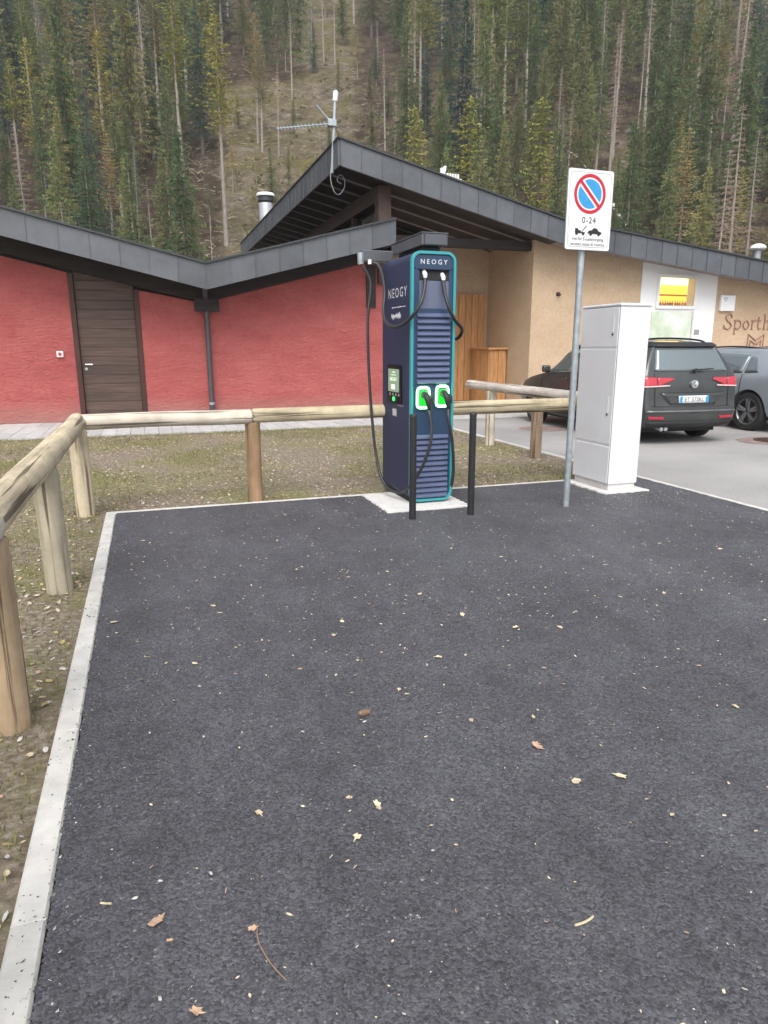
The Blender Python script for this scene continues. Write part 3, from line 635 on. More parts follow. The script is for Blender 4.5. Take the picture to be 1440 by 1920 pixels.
# ================================================================== ROUND TIMBER FENCE
fence = empty('log_fence', (-.63, 6.7, 0), 'weathered round log fence on posts running round the verge and the asphalt', 'fence')
def log_mesh(name, L, r, mat, along, seed, taper=.0, ring=26, endr=.012):
    b = MB(); n_ = 18; rg = random.Random(seed); v = []; fs = []
    st = [0, endr*.5, endr*1.4]+[L*k/ring for k in range(1, ring)]+[L-endr*1.4, L-endr*.5, L]
    for i, s in enumerate(st):
        q = r*(1-taper*s/L)
        if i == 0 or i == len(st)-1: q -= endr
        elif i == 1 or i == len(st)-2: q -= endr*.35
        for k in range(n_):
            a = 2*math.pi*k/n_; e = q*(1+.035*noise.noise((math.cos(a)*.9+seed, math.sin(a)*.9, s*1.1))+.018*noise.noise((math.cos(a)*3+seed, math.sin(a)*3, s*4)))
            c, d = e*math.cos(a), e*math.sin(a)+.008*noise.noise((s*.9, seed, 0))
            v.append((s, c, d) if along == 'x' else (c, d, s))
    for i in range(len(st)-1):
        for k in range(n_): fs.append((i*n_+k, i*n_+(k+1) % n_, (i+1)*n_+(k+1) % n_, (i+1)*n_+k))
    fs.append(tuple(range(n_))[::-1]); fs.append(tuple(range((len(st)-1)*n_, len(st)*n_)))
    return b.add(v, fs).mesh(name, mat, None, True)
GREY, HONEY, BROWN, GREEN, OAK = (.60, .54, .45, 1), (.62, .53, .38, 1), (.33, .215, .13, 1), (.56, .48, .33, 1), (.46, .34, .22, 1)
def rail(p0, p1, r, color, seed):
    p0, p1 = Vector(p0), Vector(p1); d = p1-p0
    me = log_mesh('rail', d.length, r, MAT['rail'], 'x', seed); me.name = 'rail'
    o = link('rail', me, fence, p0, None, 0, color); o.rotation_euler = d.to_track_quat('X', 'Z').to_euler(); return o
def post(x, y, h, r, color, seed, lean=(0, 0)):
    o = link('post', log_mesh('post', h+.25, r, MAT['post'], 'z', seed), fence, (x, y, -.25), (lean[0], lean[1], 0), 0, color); return o
rail((-.60, 6.80, .845), (.95, 6.86, .845), .071, GREY, 1)
rail((.955, 6.86, .848), (2.55, 6.87, .855), .070, GREEN, 2)
rail((2.555, 6.87, .855), (5.2, 6.87, .868), .076, GREEN, 3)
rail((-.63, 4.60, .845), (-.63, 6.88, .845), .080, HONEY, 4)
rail((-.63, 2.86, .85), (-.63, 4.595, .848), .079, HONEY, 5)
rail((-.63, .9, .85), (-.63, 2.855, .85), .083, GREY, 6)
rail((5.12, 6.80, .885), (5.06, 10.55, .905), .072, (.58, .53, .48, 1), 7)
post(-.625, 6.72, .79, .080, HONEY, 11); post(-.625, 4.60, .79, .078, (.46, .41, .31, 1), 12, (0, R(-.6))); post(-.64, 2.90, .79, .084, OAK, 13)
post(.955, 6.88, .79, .074, BROWN, 14); post(2.55, 6.90, .79, .075, BROWN, 15); post(5.13, 6.95, .79, .078, GREY, 16)
post(5.10, 8.42, .83, .080, (.30, .225, .16, 1), 17); post(5.07, 9.75, .84, .078, GREY, 18); post(-.63, 1.25, .79, .080, OAK, 19)

# ================================================================== CHARGING STATION
X0, X1, Y0, Y1, ZT = 2.315, 2.745, 6.06, 6.88, 2.335
cs = empty('charging_station', (2.53, 6.46, 0), 'tall navy electric car charging station with teal edge trim and two cables', 'charging station')
nav = MB(); nav.prism(rrect(X0, X1, .055, ZT, .085, 7), Y0+.012, Y1); body = nav.build('housing', MAT['navy'], cs, True, .006)
tr = MB(); ring_prism(tr, rrect(X0-.004, X1+.004, .045, ZT+.004, .09, 8), rrect(X0+.022, X1-.022, .071, ZT-.022, .066, 8), Y0-.012, Y0+.03); tr.build('edge_trim', MAT['teal'], cs, True, .003)
# front panel built round the niche
fx0, fx1 = X0+.028, X1-.028
nz0, nz1, nx0, nx1 = 1.845, 2.185, X0+.075, X1-.065
fp = MB()
fp.prism(rrect(fx0, fx1, nz1, ZT-.028, .03, 4), Y0, Y0+.0119); fp.box(fx0, nx0, Y0+.0005, Y0+.0119, nz0, nz1-.0005); fp.box(nx1, fx1, Y0+.0005, Y0+.0119, nz0, nz1-.0005)
fp.prism(rrect(fx0, fx1, .077, nz0-.0005, .03, 4), Y0, Y0+.0119)
fp.build('front_panel', MAT['navy2'], cs, True)
ni = MB(); ni.prism([(Y0-.001, nz0), (Y0+.0112, nz0-.0), (Y0+.0113, 2.09), (Y0+.0005, 2.085)], nx0+.001, nx1-.001, 'x')
ni.build('niche_panel', MAT['scoop'], cs, True)
nb = MB(); nb.box(nx0+.001, nx1-.001, Y0+.004, Y0+.0115, 2.092, nz1-.001); nb.build('niche_slot', MAT['rubber'], cs)
hd = MB(); hd.box(nx0-.01, nx1+.01, Y0-.022, Y0+.001, nz1-.006, nz1+.006); hd.build('niche_hood', MAT['navy'], cs, bevel=.004)
sl = MB(); sl.prism([(0, -.018), (.020, -.020), (.026, -.012), (.022, .006), (.006, .019), (0, .019)], X0+.056, X1-.052, 'x')
slm = sl.mesh('louvre_slat', MAT['slat'], None, True)
slm.transform(Matrix.Translation((0, 0, 0)))
for (za_, zb_) in ((1.785, 1.19), (.672, .105)):
    for i in range(12):
        z = za_+(zb_-za_)*i/11
        o = link('louvre_slat', slm, cs, (0, Y0-.001, z)); o.scale = (1, -1, 1)
tx = MB(); text_into(tx, 'NEOGY', ((X0+X1)/2, Y0-.001, 2.247), (1, 0, 0), (0, 0, 1), (0, -1, 0), .058, .002, 1.55); tx.build('front_lettering', MAT['print_white'], cs)
tx = MB(); text_into(tx, 'NEOGY', (X0-.001, 6.43, 2.0), (0, -1, 0), (0, 0, 1), (-1, 0, 0), .125, .002, 1.35); tx.build('side_lettering', MAT['print_white'], cs)
sb = MB(); rr = random.Random(5)
def side_bar(y, z, w_, h_): sb.box(X0-.004, X0-.001, y-w_/2, y+w_/2, z-h_/2, z+h_/2)
y = 6.56
while y > 6.22: side_bar(y, 1.872+rr.uniform(-.002, .002), .028, rr.choice((.006, .010))); y -= .042
y = 6.585
while y > 6.335: side_bar(y, 1.792+rr.uniform(-.006, .006), .008, rr.choice((.030, .040, .056))); side_bar(y-.010, 1.790, .016, .007); y -= .020
sb.build('side_slogan', MAT['print_white'], cs)
# display
dpn = MB().prism(rrect(6.285, 6.695, .965, 1.335, .02, 3), X0-.012, X0-.0005, 'x').build('display', MAT['dark_glass'], cs, True)
MB().box(X0-.015, X0-.0125, 6.345, 6.655, 1.075, 1.295).build('screen', MAT['screen'], dpn)
tx = MB(); text_into(tx, 'NEOGY', (X0-.0155, 6.5, 1.195), (0, -1, 0), (0, 0, 1), (-1, 0, 0), .05, .001, 1.25, 'CENTER', 1.0)
tx.box(X0-.017, X0-.0155, 6.46, 6.55, 1.10, 1.145); tx.box(X0-.017, X0-.0155, 6.45, 6.53, 1.262, 1.268); tx.box(X0-.017, X0-.0155, 6.43, 6.56, 1.236, 1.240); tx.build('screen_text', MAT['screen_txt'], dpn)
for i in range(4): MB().prism(rrect(6.605-.085*i-.018, 6.605-.085*i+.018, 1.035, 1.062, .008, 3), X0-.0145, X0-.0125, 'x').build('key_icon', MAT['print_grey'], dpn)
MB().prism(rrect(6.465, 6.525, .985, 1.025, .018, 4), X0-.015, X0-.0125, 'x').build('card_reader_light', MAT['led_dot'], dpn)
lb_ = MB().box(X0-.003, X0-.0005, 6.44, 6.56, .835, .91).build('label', MAT['print_grey'], cs)
ln = MB()
for i in range(5): ln.box(X0-.0045, X0-.0032, 6.45, 6.55, .845+.0125*i, .851+.0125*i)
ln.build('label_lines', MAT['print_white'], lb_)
MB().box(X0-.003, X0-.0005, 6.25, 6.42, .945, .955).build('small_label', MAT['print_grey'], cs)
# base and plinth
MB().box(X0+.03, X1-.05, Y0+.05, Y1-.02, .012, .07).build('plinth', MAT['rubber'], cs, bevel=.005)
# top arm of the cable handling
MB().box(2.43, 2.685, Y0+.05, Y1+.05, 2.395, 2.495).build('cable_arm', MAT['metal'], cs, bevel=.008)
lid = MB(); lid.box(2.425, 2.69, Y0+.045, Y1+.055, 2.497, 2.508); lid.box(2.455, 2.665, Y0+.03, Y0+.049, 2.40, 2.49); lid.build('arm_cover', MAT['metal'], cs, bevel=.003)
MB().box(2.47, 2.64, Y0+.12, Y1-.05, 2.325, 2.394).build('arm_stand', MAT['black_plastic'], cs, bevel=.01)
MB().box(2.10, 2.43, Y1-.02, Y1+.09, 2.33, 2.435).build('swing_arm', MAT['metal'], cs, bevel=.008)
MB().box(2.69, 2.98, Y1-.02, Y1+.09, 2.33, 2.435).build('swing_arm', MAT['metal'], cs, bevel=.008)
MB().tube([(2.09, Y1+.0, 2.30), (2.09, Y1+.0, 2.41)], [.030, .034], 14).build('cable_guide', MAT['galv'], cs, True)
MB().tube([(2.175, Y1-.03, 2.30), (2.175, Y1-.03, 2.345)], .020, 12).build('cable_guide', MAT['white_paint'], cs, True)
# charging sockets with light rings, plugs, cables
def plug(cx_, cz_, sgn):
    pk = MB(); pk.prism(rrect(cx_-.075, cx_+.08, cz_-.115, cz_+.115, .03, 4), Y0-.012, Y0-.0005); so = pk.build('socket', MAT['navy2'], cs, True)
    # open light ring: a C that leaves a gap at lower right
    A = rrect(cx_-.068, cx_+.066, cz_-.103, cz_+.103, .035, 6); pts_ = A[8:]+A[:0]
    P3 = [(cx_+.035, Y0-.02, cz_-.092)]+[(cx_-.035, Y0-.02, cz_-.092), (cx_-.052, Y0-.02, cz_-.085), (cx_-.060, Y0-.02, cz_-.065), (cx_-.060, Y0-.02, cz_+.06), (cx_-.05, Y0-.02, cz_+.084), (cx_-.03, Y0-.02, cz_+.093), (cx_+.03, Y0-.02, cz_+.093), (cx_+.05, Y0-.02, cz_+.082), (cx_+.058, Y0-.02, cz_+.055), (cx_+.058, Y0-.02, cz_+.02)]
    MB().tube(P3, .0115, 8).build('light_ring', MAT['led_ring'], so, True)
    MB().prism(rrect(cx_-.040, cx_+.045, cz_-.072, cz_+.066, .022, 4), Y0-.030, Y0-.0125).build('holster', MAT['led_green'], so, True)
    hg = MB(); hg.tube([(cx_+.0, Y0-.03, cz_+.03), (cx_+.005, Y0-.075, cz_+.02), (cx_+.012, Y0-.10, cz_-.01), (cx_+.02, Y0-.105, cz_-.06), (cx_+.03, Y0-.10, cz_-.11)], [.036, .034, .030, .024, .018], 12)
    pg = hg.build('plug_handle', MAT['black_plastic'], cs, True)
    MB().tube([(cx_+.045, Y0-.02, cz_+.02), (cx_+.058, Y0-.075, cz_-.005), (cx_+.062, Y0-.085, cz_-.06)], [.016, .018, .012], 10).build('latch_grip', MAT['black_plastic'], pg, True)
plug(2.435, 1.042, -1); plug(2.628, 1.052, 1)
def PY(L): return [onY(a, b_, c) for a, b_, c in L]
gl, gr_ = onY(796, 515, Y0-.01), onY(830, 520, Y0-.01)
for q in (gl, gr_): MB().tube([q+Vector((0, .02, .03)), q+Vector((0, -.012, .0)), q+Vector((0, -.02, -.03))], [.018, .022, .016], 10).build('cable_gland', MAT['print_white'], cs, True)
c1 = PY([(797, 522, Y0-.03), (796, 540, 6.0), (790, 565, 5.95), (777, 588, 5.97), (760, 605, 6.08), (741, 613, 6.22), (725, 606, 6.38), (719, 585, 6.5), (721, 550, 6.6), (718, 520, 6.72), (708, 496, 6.83)])+[Vector((2.17, Y1-.03, 2.31))]
MB().tube(spline(c1, 6), .0165, 10).build('cable', MAT['cable'], cs, True)
c1 = [Vector((2.09, Y1, 2.31))]+PY([(695, 530, 6.85), (690, 590, 6.82), (690, 650, 6.8), (693, 720, 6.78), (698, 790, 6.75), (704, 845, 6.7), (713, 890, 6.6), (727, 915, 6.48), (745, 923, 6.3), (763, 917, 6.12), (780, 897, 5.97), (796, 865, 5.9), (807, 830, 5.88), (809, 800, 5.9), (805, 775, 5.93)])+[Vector((2.466, Y0-.10, .925))]
MB().tube(spline(c1, 6), .0150, 10).build('cable', MAT['cable'], cs, True)
c1 = PY([(831, 528, Y0-.03), (834, 550, 6.0), (842, 578, 5.96), (853, 600, 5.99)])+[Vector((2.835, 6.08, 1.66)), Vector((2.86, 6.25, 1.58)), Vector((2.86, 6.5, 1.62)), Vector((2.86, 6.75, 1.85)), Vector((2.86, 6.88, 2.15)), Vector((2.87, Y1+.02, 2.34))]
MB().tube(spline(c1, 6), .0165, 10).build('cable', MAT['cable'], cs, True)
c1 = [Vector((2.658, Y0-.10, .935))]+PY([(841, 785, 5.92), (847, 820, 5.92), (850, 860, 5.95), (849, 895, 6.0), (843, 918, 6.12)])+[Vector((2.80, 6.35, .10)), Vector((2.84, 6.6, .18)), Vector((2.86, 6.78, .6)), Vector((2.88, 6.86, 1.4)), Vector((2.93, Y1+.02, 2.34))]
MB().tube(spline(c1, 6), .0150, 10).build('cable', MAT['cable'], cs, True)
# concrete footings
def pad(name, x0, x1, y0, y1, z1, label, seed):
    rg = random.Random(seed); P = []
    def seg(a, b_, n_):
        for i in range(n_): f = i/n_; P.append((a[0]+(b_[0]-a[0])*f+rg.uniform(-.012, .012), a[1]+(b_[1]-a[1])*f+rg.uniform(-.012, .012)))
    C = [(x0, y0), (x1, y0), (x1, y1), (x0, y1)]
    for i in range(4): seg(C[i], C[(i+1) % 4], 22)
    return tag(MB().prism(P, -.1, z1, 'z').build(name, MAT['plate'], bevel=.006), label, 'footing')
pad('concrete_footing', 2.015, 2.85, 5.83, 6.655, .028, 'white concrete pad under the navy charging station', 1)
pad('concrete_footing', 4.40, 4.95, 5.88, 6.66, .03, 'pale concrete pad under the white utility cabinet', 2)
# bollards
for (bx_, by_, lab) in ((2.15, 5.56, 'thin black post bollard beside the left teal edge of the charging station'), (2.71, 5.54, 'thin black post bollard standing clear on the cabinet side of the charging station')):
    bo = empty('bollard', (bx_, by_, 0), lab, 'bollard', 'bollards before the charging station')
    MB().lathe([(.031, -.05), (.031, .915)], (bx_, by_, 0), 18).build('tube', MAT['black_plastic'], bo, True)
    MB().lathe([(.033, .915), (.033, .930), (.027, .939), (.012, .943)], (bx_, by_, 0), 18).build('cap', MAT['black_plastic'], bo, True)

# ================================================================== UTILITY CABINET
cab = empty('utility_cabinet', (4.67, 6.27, 0), 'tall white utility cabinet with three doors on a concrete pad', 'cabinet')
cA, cB, cC, cD = 4.49, 4.86, 5.95, 6.60
MB().box(cA+.006, cB-.006, cC+.006, cD-.006, .095, 1.895).build('shell', MAT['cab'], cab, bevel=.006)
MB().box(cA+.02, cB-.02, cC+.02, cD-.02, .03, .094).build('plinth', MAT['plate'], cab, bevel=.005)
MB().box(cA-.006, cB+.006, cC-.006, cD+.006, 1.896, 1.925).build('roof_lid', MAT['cab'], cab, bevel=.01)
MB().box(cA+.0015, cA+.0059, cC+.012, cD-.012, .10, 1.89).build('door_seal', MAT['cab_gap'], cab)
for z0_, z1_ in ((1.500, 1.888), (.515, 1.475), (.105, .49)):
    dd = MB().box(cA-.008, cA+.0012, cC+.014, cD-.014, z0_, z1_).build('door', MAT['cab'], cab, bevel=.004)
    if z0_ > .3:
        zz = z0_+(z1_-z0_)*(.42 if z1_ > 1.6 else .36)
        MB().box(cA-.014, cA-.0085, cC+.075, cC+.105, zz-.02, zz+.14).build('handle', MAT['cab'], dd, bevel=.004)
        MB().tube([(cA-.009, cC+.09, zz-.04), (cA-.016, cC+.09, zz-.04)], .011, 10).build('lock', MAT['black_plastic'], dd)
for z0_ in (1.4755, .4905): MB().box(cA-.004, cA+.0012, cC+.014, cD-.014, z0_, z0_+.024).build('cross_rail', MAT['cab'], cab)

# ================================================================== NO-PARKING SIGN
sg = empty('parking_sign', (3.725, 5.55, 0), 'no parking sign with blue and red disc on a galvanised pole', 'sign')
MB().tube([(3.725, 5.55, -.1), (3.725, 5.55, 2.93)], .030, 16).build('pole', MAT['galv'], sg, True)
rz = R(0.6); su, sw, sn = Vector((math.cos(rz), math.sin(rz), 0)), Vector((0, 0, 1)), Vector((math.sin(rz), -math.cos(rz), 0))
so_ = Vector((3.742, 5.505, 2.652))
def splate(poly, th0, th, name, mat, par): return MB().plane_poly(poly, so_+sn*th0, su, sw, th, sn).build(name, mat, par)
pl = splate(rrect(-.229, .229, -.325, .325, .02, 4), 0, .012, 'plate', MAT['galv'], sg)
splate(rrect(-.227, .227, -.323, .323, .019, 4), .0123, .001, 'plate_face', MAT['sign_white'], pl)
rim = MB(); A = rrect(-.208, .208, -.302, .302, .04, 6); B = rrect(-.2045, .2045, -.2985, .2985, .037, 6)
k = len(A); rim.add([so_+sn*.0142+su*p[0]+sw*p[1] for p in A+B], [(i, (i+1) % k, (i+1) % k+k, i+k) for i in range(k)]); rim.build('rim_line', MAT['print_grey'], pl)
def disc(cx_, cz_, r1, r0, a0, a1, z, name, mat, n_=48):
    b = MB(); P = []
    for i in range(n_+1): a = a0+(a1-a0)*i/n_; P.append((a,))
    if r0 > 0:
        v = [so_+sn*z+su*(cx_+r*math.cos(a[0]))+sw*(cz_+r*math.sin(a[0])) for r in (r0, r1) for a in P]; m_ = len(P); b.add(v, [(i, i+1, m_+i+1, m_+i) for i in range(m_-1)])
    else:
        v = [so_+sn*z+su*(cx_+r1*math.cos(a[0]))+sw*(cz_+r1*math.sin(a[0])) for a in P]; b.add(v, [tuple(range(len(v)))])
    return b.build(name, mat, pl)
dcx, dcz = -.005, .13
disc(dcx, dcz, .160, .132, 0, 2*math.pi, .0150, 'red_ring', MAT['sign_red'])
for sgn in (0, math.pi): disc(dcx, dcz, .118, 0, R(-45+14.5)+sgn, R(135-14.5)+sgn, .0150, 'blue_field', MAT['sign_blue'])
b = MB(); dv, dn = Vector((.7071, -.7071)), Vector((.7071, .7071)); P = [Vector((dcx, dcz))+dv*s*.140+dn*t_*.0135 for s, t_ in ((-1, -1), (1, -1), (1, 1), (-1, 1))]
b.add([so_+sn*.0160+su*p[0]+sw*p[1] for p in P], [(0, 1, 2, 3)]); b.build('red_bar', MAT['sign_red'], pl)
tx = MB(); text_into(tx, '0-24', so_+sn*.0145+sw*(-.083), su, sw, sn, .072, .001, 1.12)
text_into(tx, 'frei für E-Ladevorgang', so_+sn*.0145+sw*(-.235), su, sw, sn, .036, .001, 1.0)
text_into(tx, 'eccetto sosta di ricarica', so_+sn*.0145+sw*(-.277), su, sw, sn, .036, .001, 1.0); tx.build('sign_text', MAT['print_black'], pl)
tw = MB()
def tp(poly): tw.add([so_+sn*.0155+su*p[0]+sw*(p[1]-.178) for p in poly], [tuple(range(len(poly)))])
tp([(-.135, -.012), (-.075, -.012), (-.075, .012), (-.098, .012), (-.108, .028), (-.135, .028)]); tp([(-.074, -.012), (-.035, -.012), (-.035, .0), (-.074, .0)]); tp([(-.070, .002), (-.062, .002), (-.018, .048), (-.024, .054)])
tp([(-.008, -.006), (.005, .014), (.035, .018), (.052, .036), (.086, .034), (.106, .012), (.135, .004), (.135, -.014), (-.008, -.010)])
for cx_ in (-.118, -.052, .026, .108):
    tw.add([so_+sn*.0160+su*(cx_+.014*math.cos(i*math.pi/6))+sw*(-.192+.014*math.sin(i*math.pi/6)) for i in range(12)], [tuple(range(12))])
tw.build('tow_truck_pictogram', MAT['print_black'], pl)
for z_ in (2.5, 2.82): MB().box(3.685, 3.765, 5.512, 5.585, z_-.015, z_+.015).build('clamp', MAT['galv'], sg, bevel=.003)

# ================================================================== CARS
def catmull(L, n_):
    out = []
    for i in range(len(L)-1):
        p0, p1, p2, p3 = L[max(i-1, 0)], L[i], L[i+1], L[min(i+2, len(L)-1)]
        for k in range(n_):
            t_ = k/n_; out.append(tuple(.5*(2*b+(c-a)*t_+(2*a-5*b+4*c-d)*t_*t_+(3*b-a-3*c+d)*t_**3) for a, b, c, d in zip(p0, p1, p2, p3)))
    out.append(tuple(L[-1])); return out
def lerp_prof(P, z):
    for (a, b), (c, d) in zip(P, P[1:]):
        if a <= z <= c: f = (z-a)/(c-a); return b+(d-b)*f
    return P[0][1] if z < P[0][0] else P[-1][1]
def make_car(o, name, label, mat, ST, REAR, FRONT, L, wheels, wr, det, rim_seed, group, yaw=0.0):
    # local: x across, y from the tail (0) to the nose (L), z up
    car = empty(name, o, label, 'car', group); car.rotation_euler.z = yaw
    ST = catmull(ST, 4); rings = []
    for (y, wl_, wb_, wr_, z0, zb_, zr) in ST:
        h_ = [(0, z0), (.78*wl_, z0), (.95*wl_, z0+.07), (wl_, z0+.22), (wl_*1.004, z0+(zb_-z0)*.55), (wl_*.992, zb_-.10), (wb_, zb_), (wb_+(wr_-wb_)*.45, zb_+(zr-zb_)*.42), (wr_, zr-(zr-zb_)*.17-.01), (wr_*.90, zr-.028), (wr_*.55, zr-.004), (0, zr)]
        h_ = catmull(h_, 2); fr_ = y/L
        kr = max(0, 1-y/.75)**1.0; kf = max(0, 1-(L-y)/.75)
        ring = [(x, y+lerp_prof(REAR, z)*kr-lerp_prof(FRONT, z)*kf, z) for x, z in h_]; rings.append(ring)
    m_ = len(rings[0]); V = []; F = []
    full = [[(x, y, z) for x, y, z in r]+[(-x, y, z) for x, y, z in r[-2:0:-1]] for r in rings]; w_ = len(full[0])
    for r in full: V += r
    for i in range(len(full)-1):
        for k in range(w_): F.append((i*w_+k, i*w_+(k+1) % w_, (i+1)*w_+(k+1) % w_, (i+1)*w_+k))
    for idx, sgn in ((0, -1), (len(full)-1, 1)):
        half = rings[idx]; nc = 32; base = len(V); row = []
        for j in range(m_):
            x, y, z = half[j]; r_ = []
            for c in range(nc+1):
                f = -1+2*c/nc
                if c == nc: r_.append(idx*w_+j)
                elif c == 0: r_.append(idx*w_+((w_-j) % w_))
                else: V.append((x*f, y+sgn*.05*(1-f*f)*min(1, x/.5), z)); r_.append(len(V)-1)
            row.append(r_)
        for j in range(m_-1):
            for c in range(nc):
                q = [row[j][c], row[j][c+1], row[j+1][c+1], row[j+1][c]]; q2 = []
                for a in q:
                    if a not in q2: q2.append(a)
                if len(q2) > 2: F.append(tuple(q2 if sgn < 0 else q2[::-1]))
    mb = MB(); mb.add(V, F); me = mb.mesh('body', mat, None, 'all')
    bmm = bmesh.new(); bmm.from_mesh(me); bmesh.ops.remove_doubles(bmm, verts=bmm.verts, dist=.0005); bmesh.ops.recalc_face_normals(bmm, faces=bmm.faces); bmm.to_mesh(me); bmm.free()
    bvh = BVHTree.FromPolygons([v.co.copy() for v in me.vertices], [tuple(p_.vertices) for p_ in me.polygons])
    bo = link('body', me, None)
    for (wx_, wy) in wheels:
        cut = MB(); cut.tube([(wx_-.17 if wx_ < 0 else wx_+.17, wy, wr), (wx_*.62, wy, wr)], wr+.055, 28); co = cut.build('cut', MAT['rubber'])
        md = bo.modifiers.new('b', 'BOOLEAN'); md.object = co; md.operation = 'DIFFERENCE'; md.solver = 'EXACT'
    dg = bpy.context.evaluated_depsgraph_get(); me2 = bpy.data.meshes.new_from_object(bo.evaluated_get(dg)); me2.name = 'body'
    for ob in [x for x in bpy.data.objects if x.name.startswith('cut')]: bpy.data.objects.remove(ob)
    bpy.data.objects.remove(bo)
    me2.materials.clear(); me2.materials.append(mat)
    me2.polygons.foreach_set('use_smooth', [True]*len(me2.polygons)); me2.set_sharp_from_angle(angle=R(42))
    body = link('body', me2, car); body.location = (0, 0, 0)
    def patch(name, quads, axis, mat_, off=.006, par=None, nu=10, nvv=6, out=None):
        b_ = MB()
        for q in quads:
            base = len(b_.v); ok = True; g_ = []
            for j in range(nvv+1):
                for i in range(nu+1):
                    s, t_ = i/nu, j/nvv; A_, B_, C_, D_ = [Vector(p_) for p_ in q]; p_ = (A_*(1-s)+B_*s)*(1-t_)+(D_*(1-s)+C_*s)*t_
                    if axis == 'rear': org, d = Vector((p_.x, -3, p_.y)), Vector((0, 1, 0))
                    elif axis == 'front': org, d = Vector((p_.x, L+3, p_.y)), Vector((0, -1, 0))
                    elif axis == 'left': org, d = Vector((-3, p_.x, p_.y)), Vector((1, 0, 0))
                    elif axis == 'right': org, d = Vector((3, p_.x, p_.y)), Vector((-1, 0, 0))
                    else: org, d = Vector((p_.x, p_.y, 4)), Vector((0, 0, -1))
                    hit = bvh.ray_cast(org, d)
                    if hit[0] is None: hit = bvh.find_nearest(org+d*3)
                    nrm = hit[1] if hit[1].dot(d) < 0 else -hit[1]
                    g_.append(hit[0]+nrm*off)
            b_.add(g_, [(j*(nu+1)+i, j*(nu+1)+i+1, (j+1)*(nu+1)+i+1, (j+1)*(nu+1)+i) for j in range(nvv) for i in range(nu)])
        me_ = b_.mesh(name, mat_, None, 'all'); o_ = link(name, me_, par or car); o_.location = (0, 0, 0)
        m2 = o_.modifiers.new('solid', 'SOLIDIFY'); m2.thickness = .012; m2.offset = 0
        return o_
    def loc(name, b_, mat_, par=None, smooth=True, bevel=0):
        o_ = link(name, b_.mesh(name, mat_, None, smooth), par or car, None, None, bevel); o_.location = (0, 0, 0); return o_
    for (wx_, wy) in wheels:
        sgn = 1 if wx_ > 0 else -1; b_ = MB(); hw = .105
        prof = [(wr*.66, -hw), (wr*.93, -hw), (wr, -hw*.7), (wr, hw*.7), (wr*.93, hw), (wr*.70, hw)]
        def lx_(P, n_=36):
            v = []; f = []
            for r_, xx in P:
                for k in range(n_): a = 2*math.pi*k/n_; v.append((wx_+xx*sgn, wy+r_*math.cos(a), wr+r_*math.sin(a)))
            for i in range(len(P)-1):
                for k in range(n_): f.append((i*n_+k, i*n_+(k+1) % n_, (i+1)*n_+(k+1) % n_, (i+1)*n_+k))
            return v, f
        whl = loc('wheel', MB().add(*lx_(prof)), MAT['rubber'])
        v, f = lx_([(wr*.70, hw*.98), (wr*.66, hw*1.02), (wr*.63, hw*.9), (wr*.60, hw*.2), (.02, hw*.1)]); rimb = MB().add(v, f)
        for k in range(5):
            a = 2*math.pi*k/5+.3
            for da in (-.13, .13):
                P = [(wx_+sgn*hw*.72, wy+math.cos(a+da*.5)*wr*.10, wr+math.sin(a+da*.5)*wr*.10), (wx_+sgn*hw*.86, wy+math.cos(a+da)*wr*.64, wr+math.sin(a+da)*wr*.64)]; rimb.tube(P, [.030, .024], 6)
        rimb.tube([(wx_+sgn*hw*.3, wy, wr), (wx_+sgn*hw*.85, wy, wr)], [.075, .05], 12)
        loc('rim', rimb, MAT['alloy'], whl)
    det(car, body, patch, loc); return car
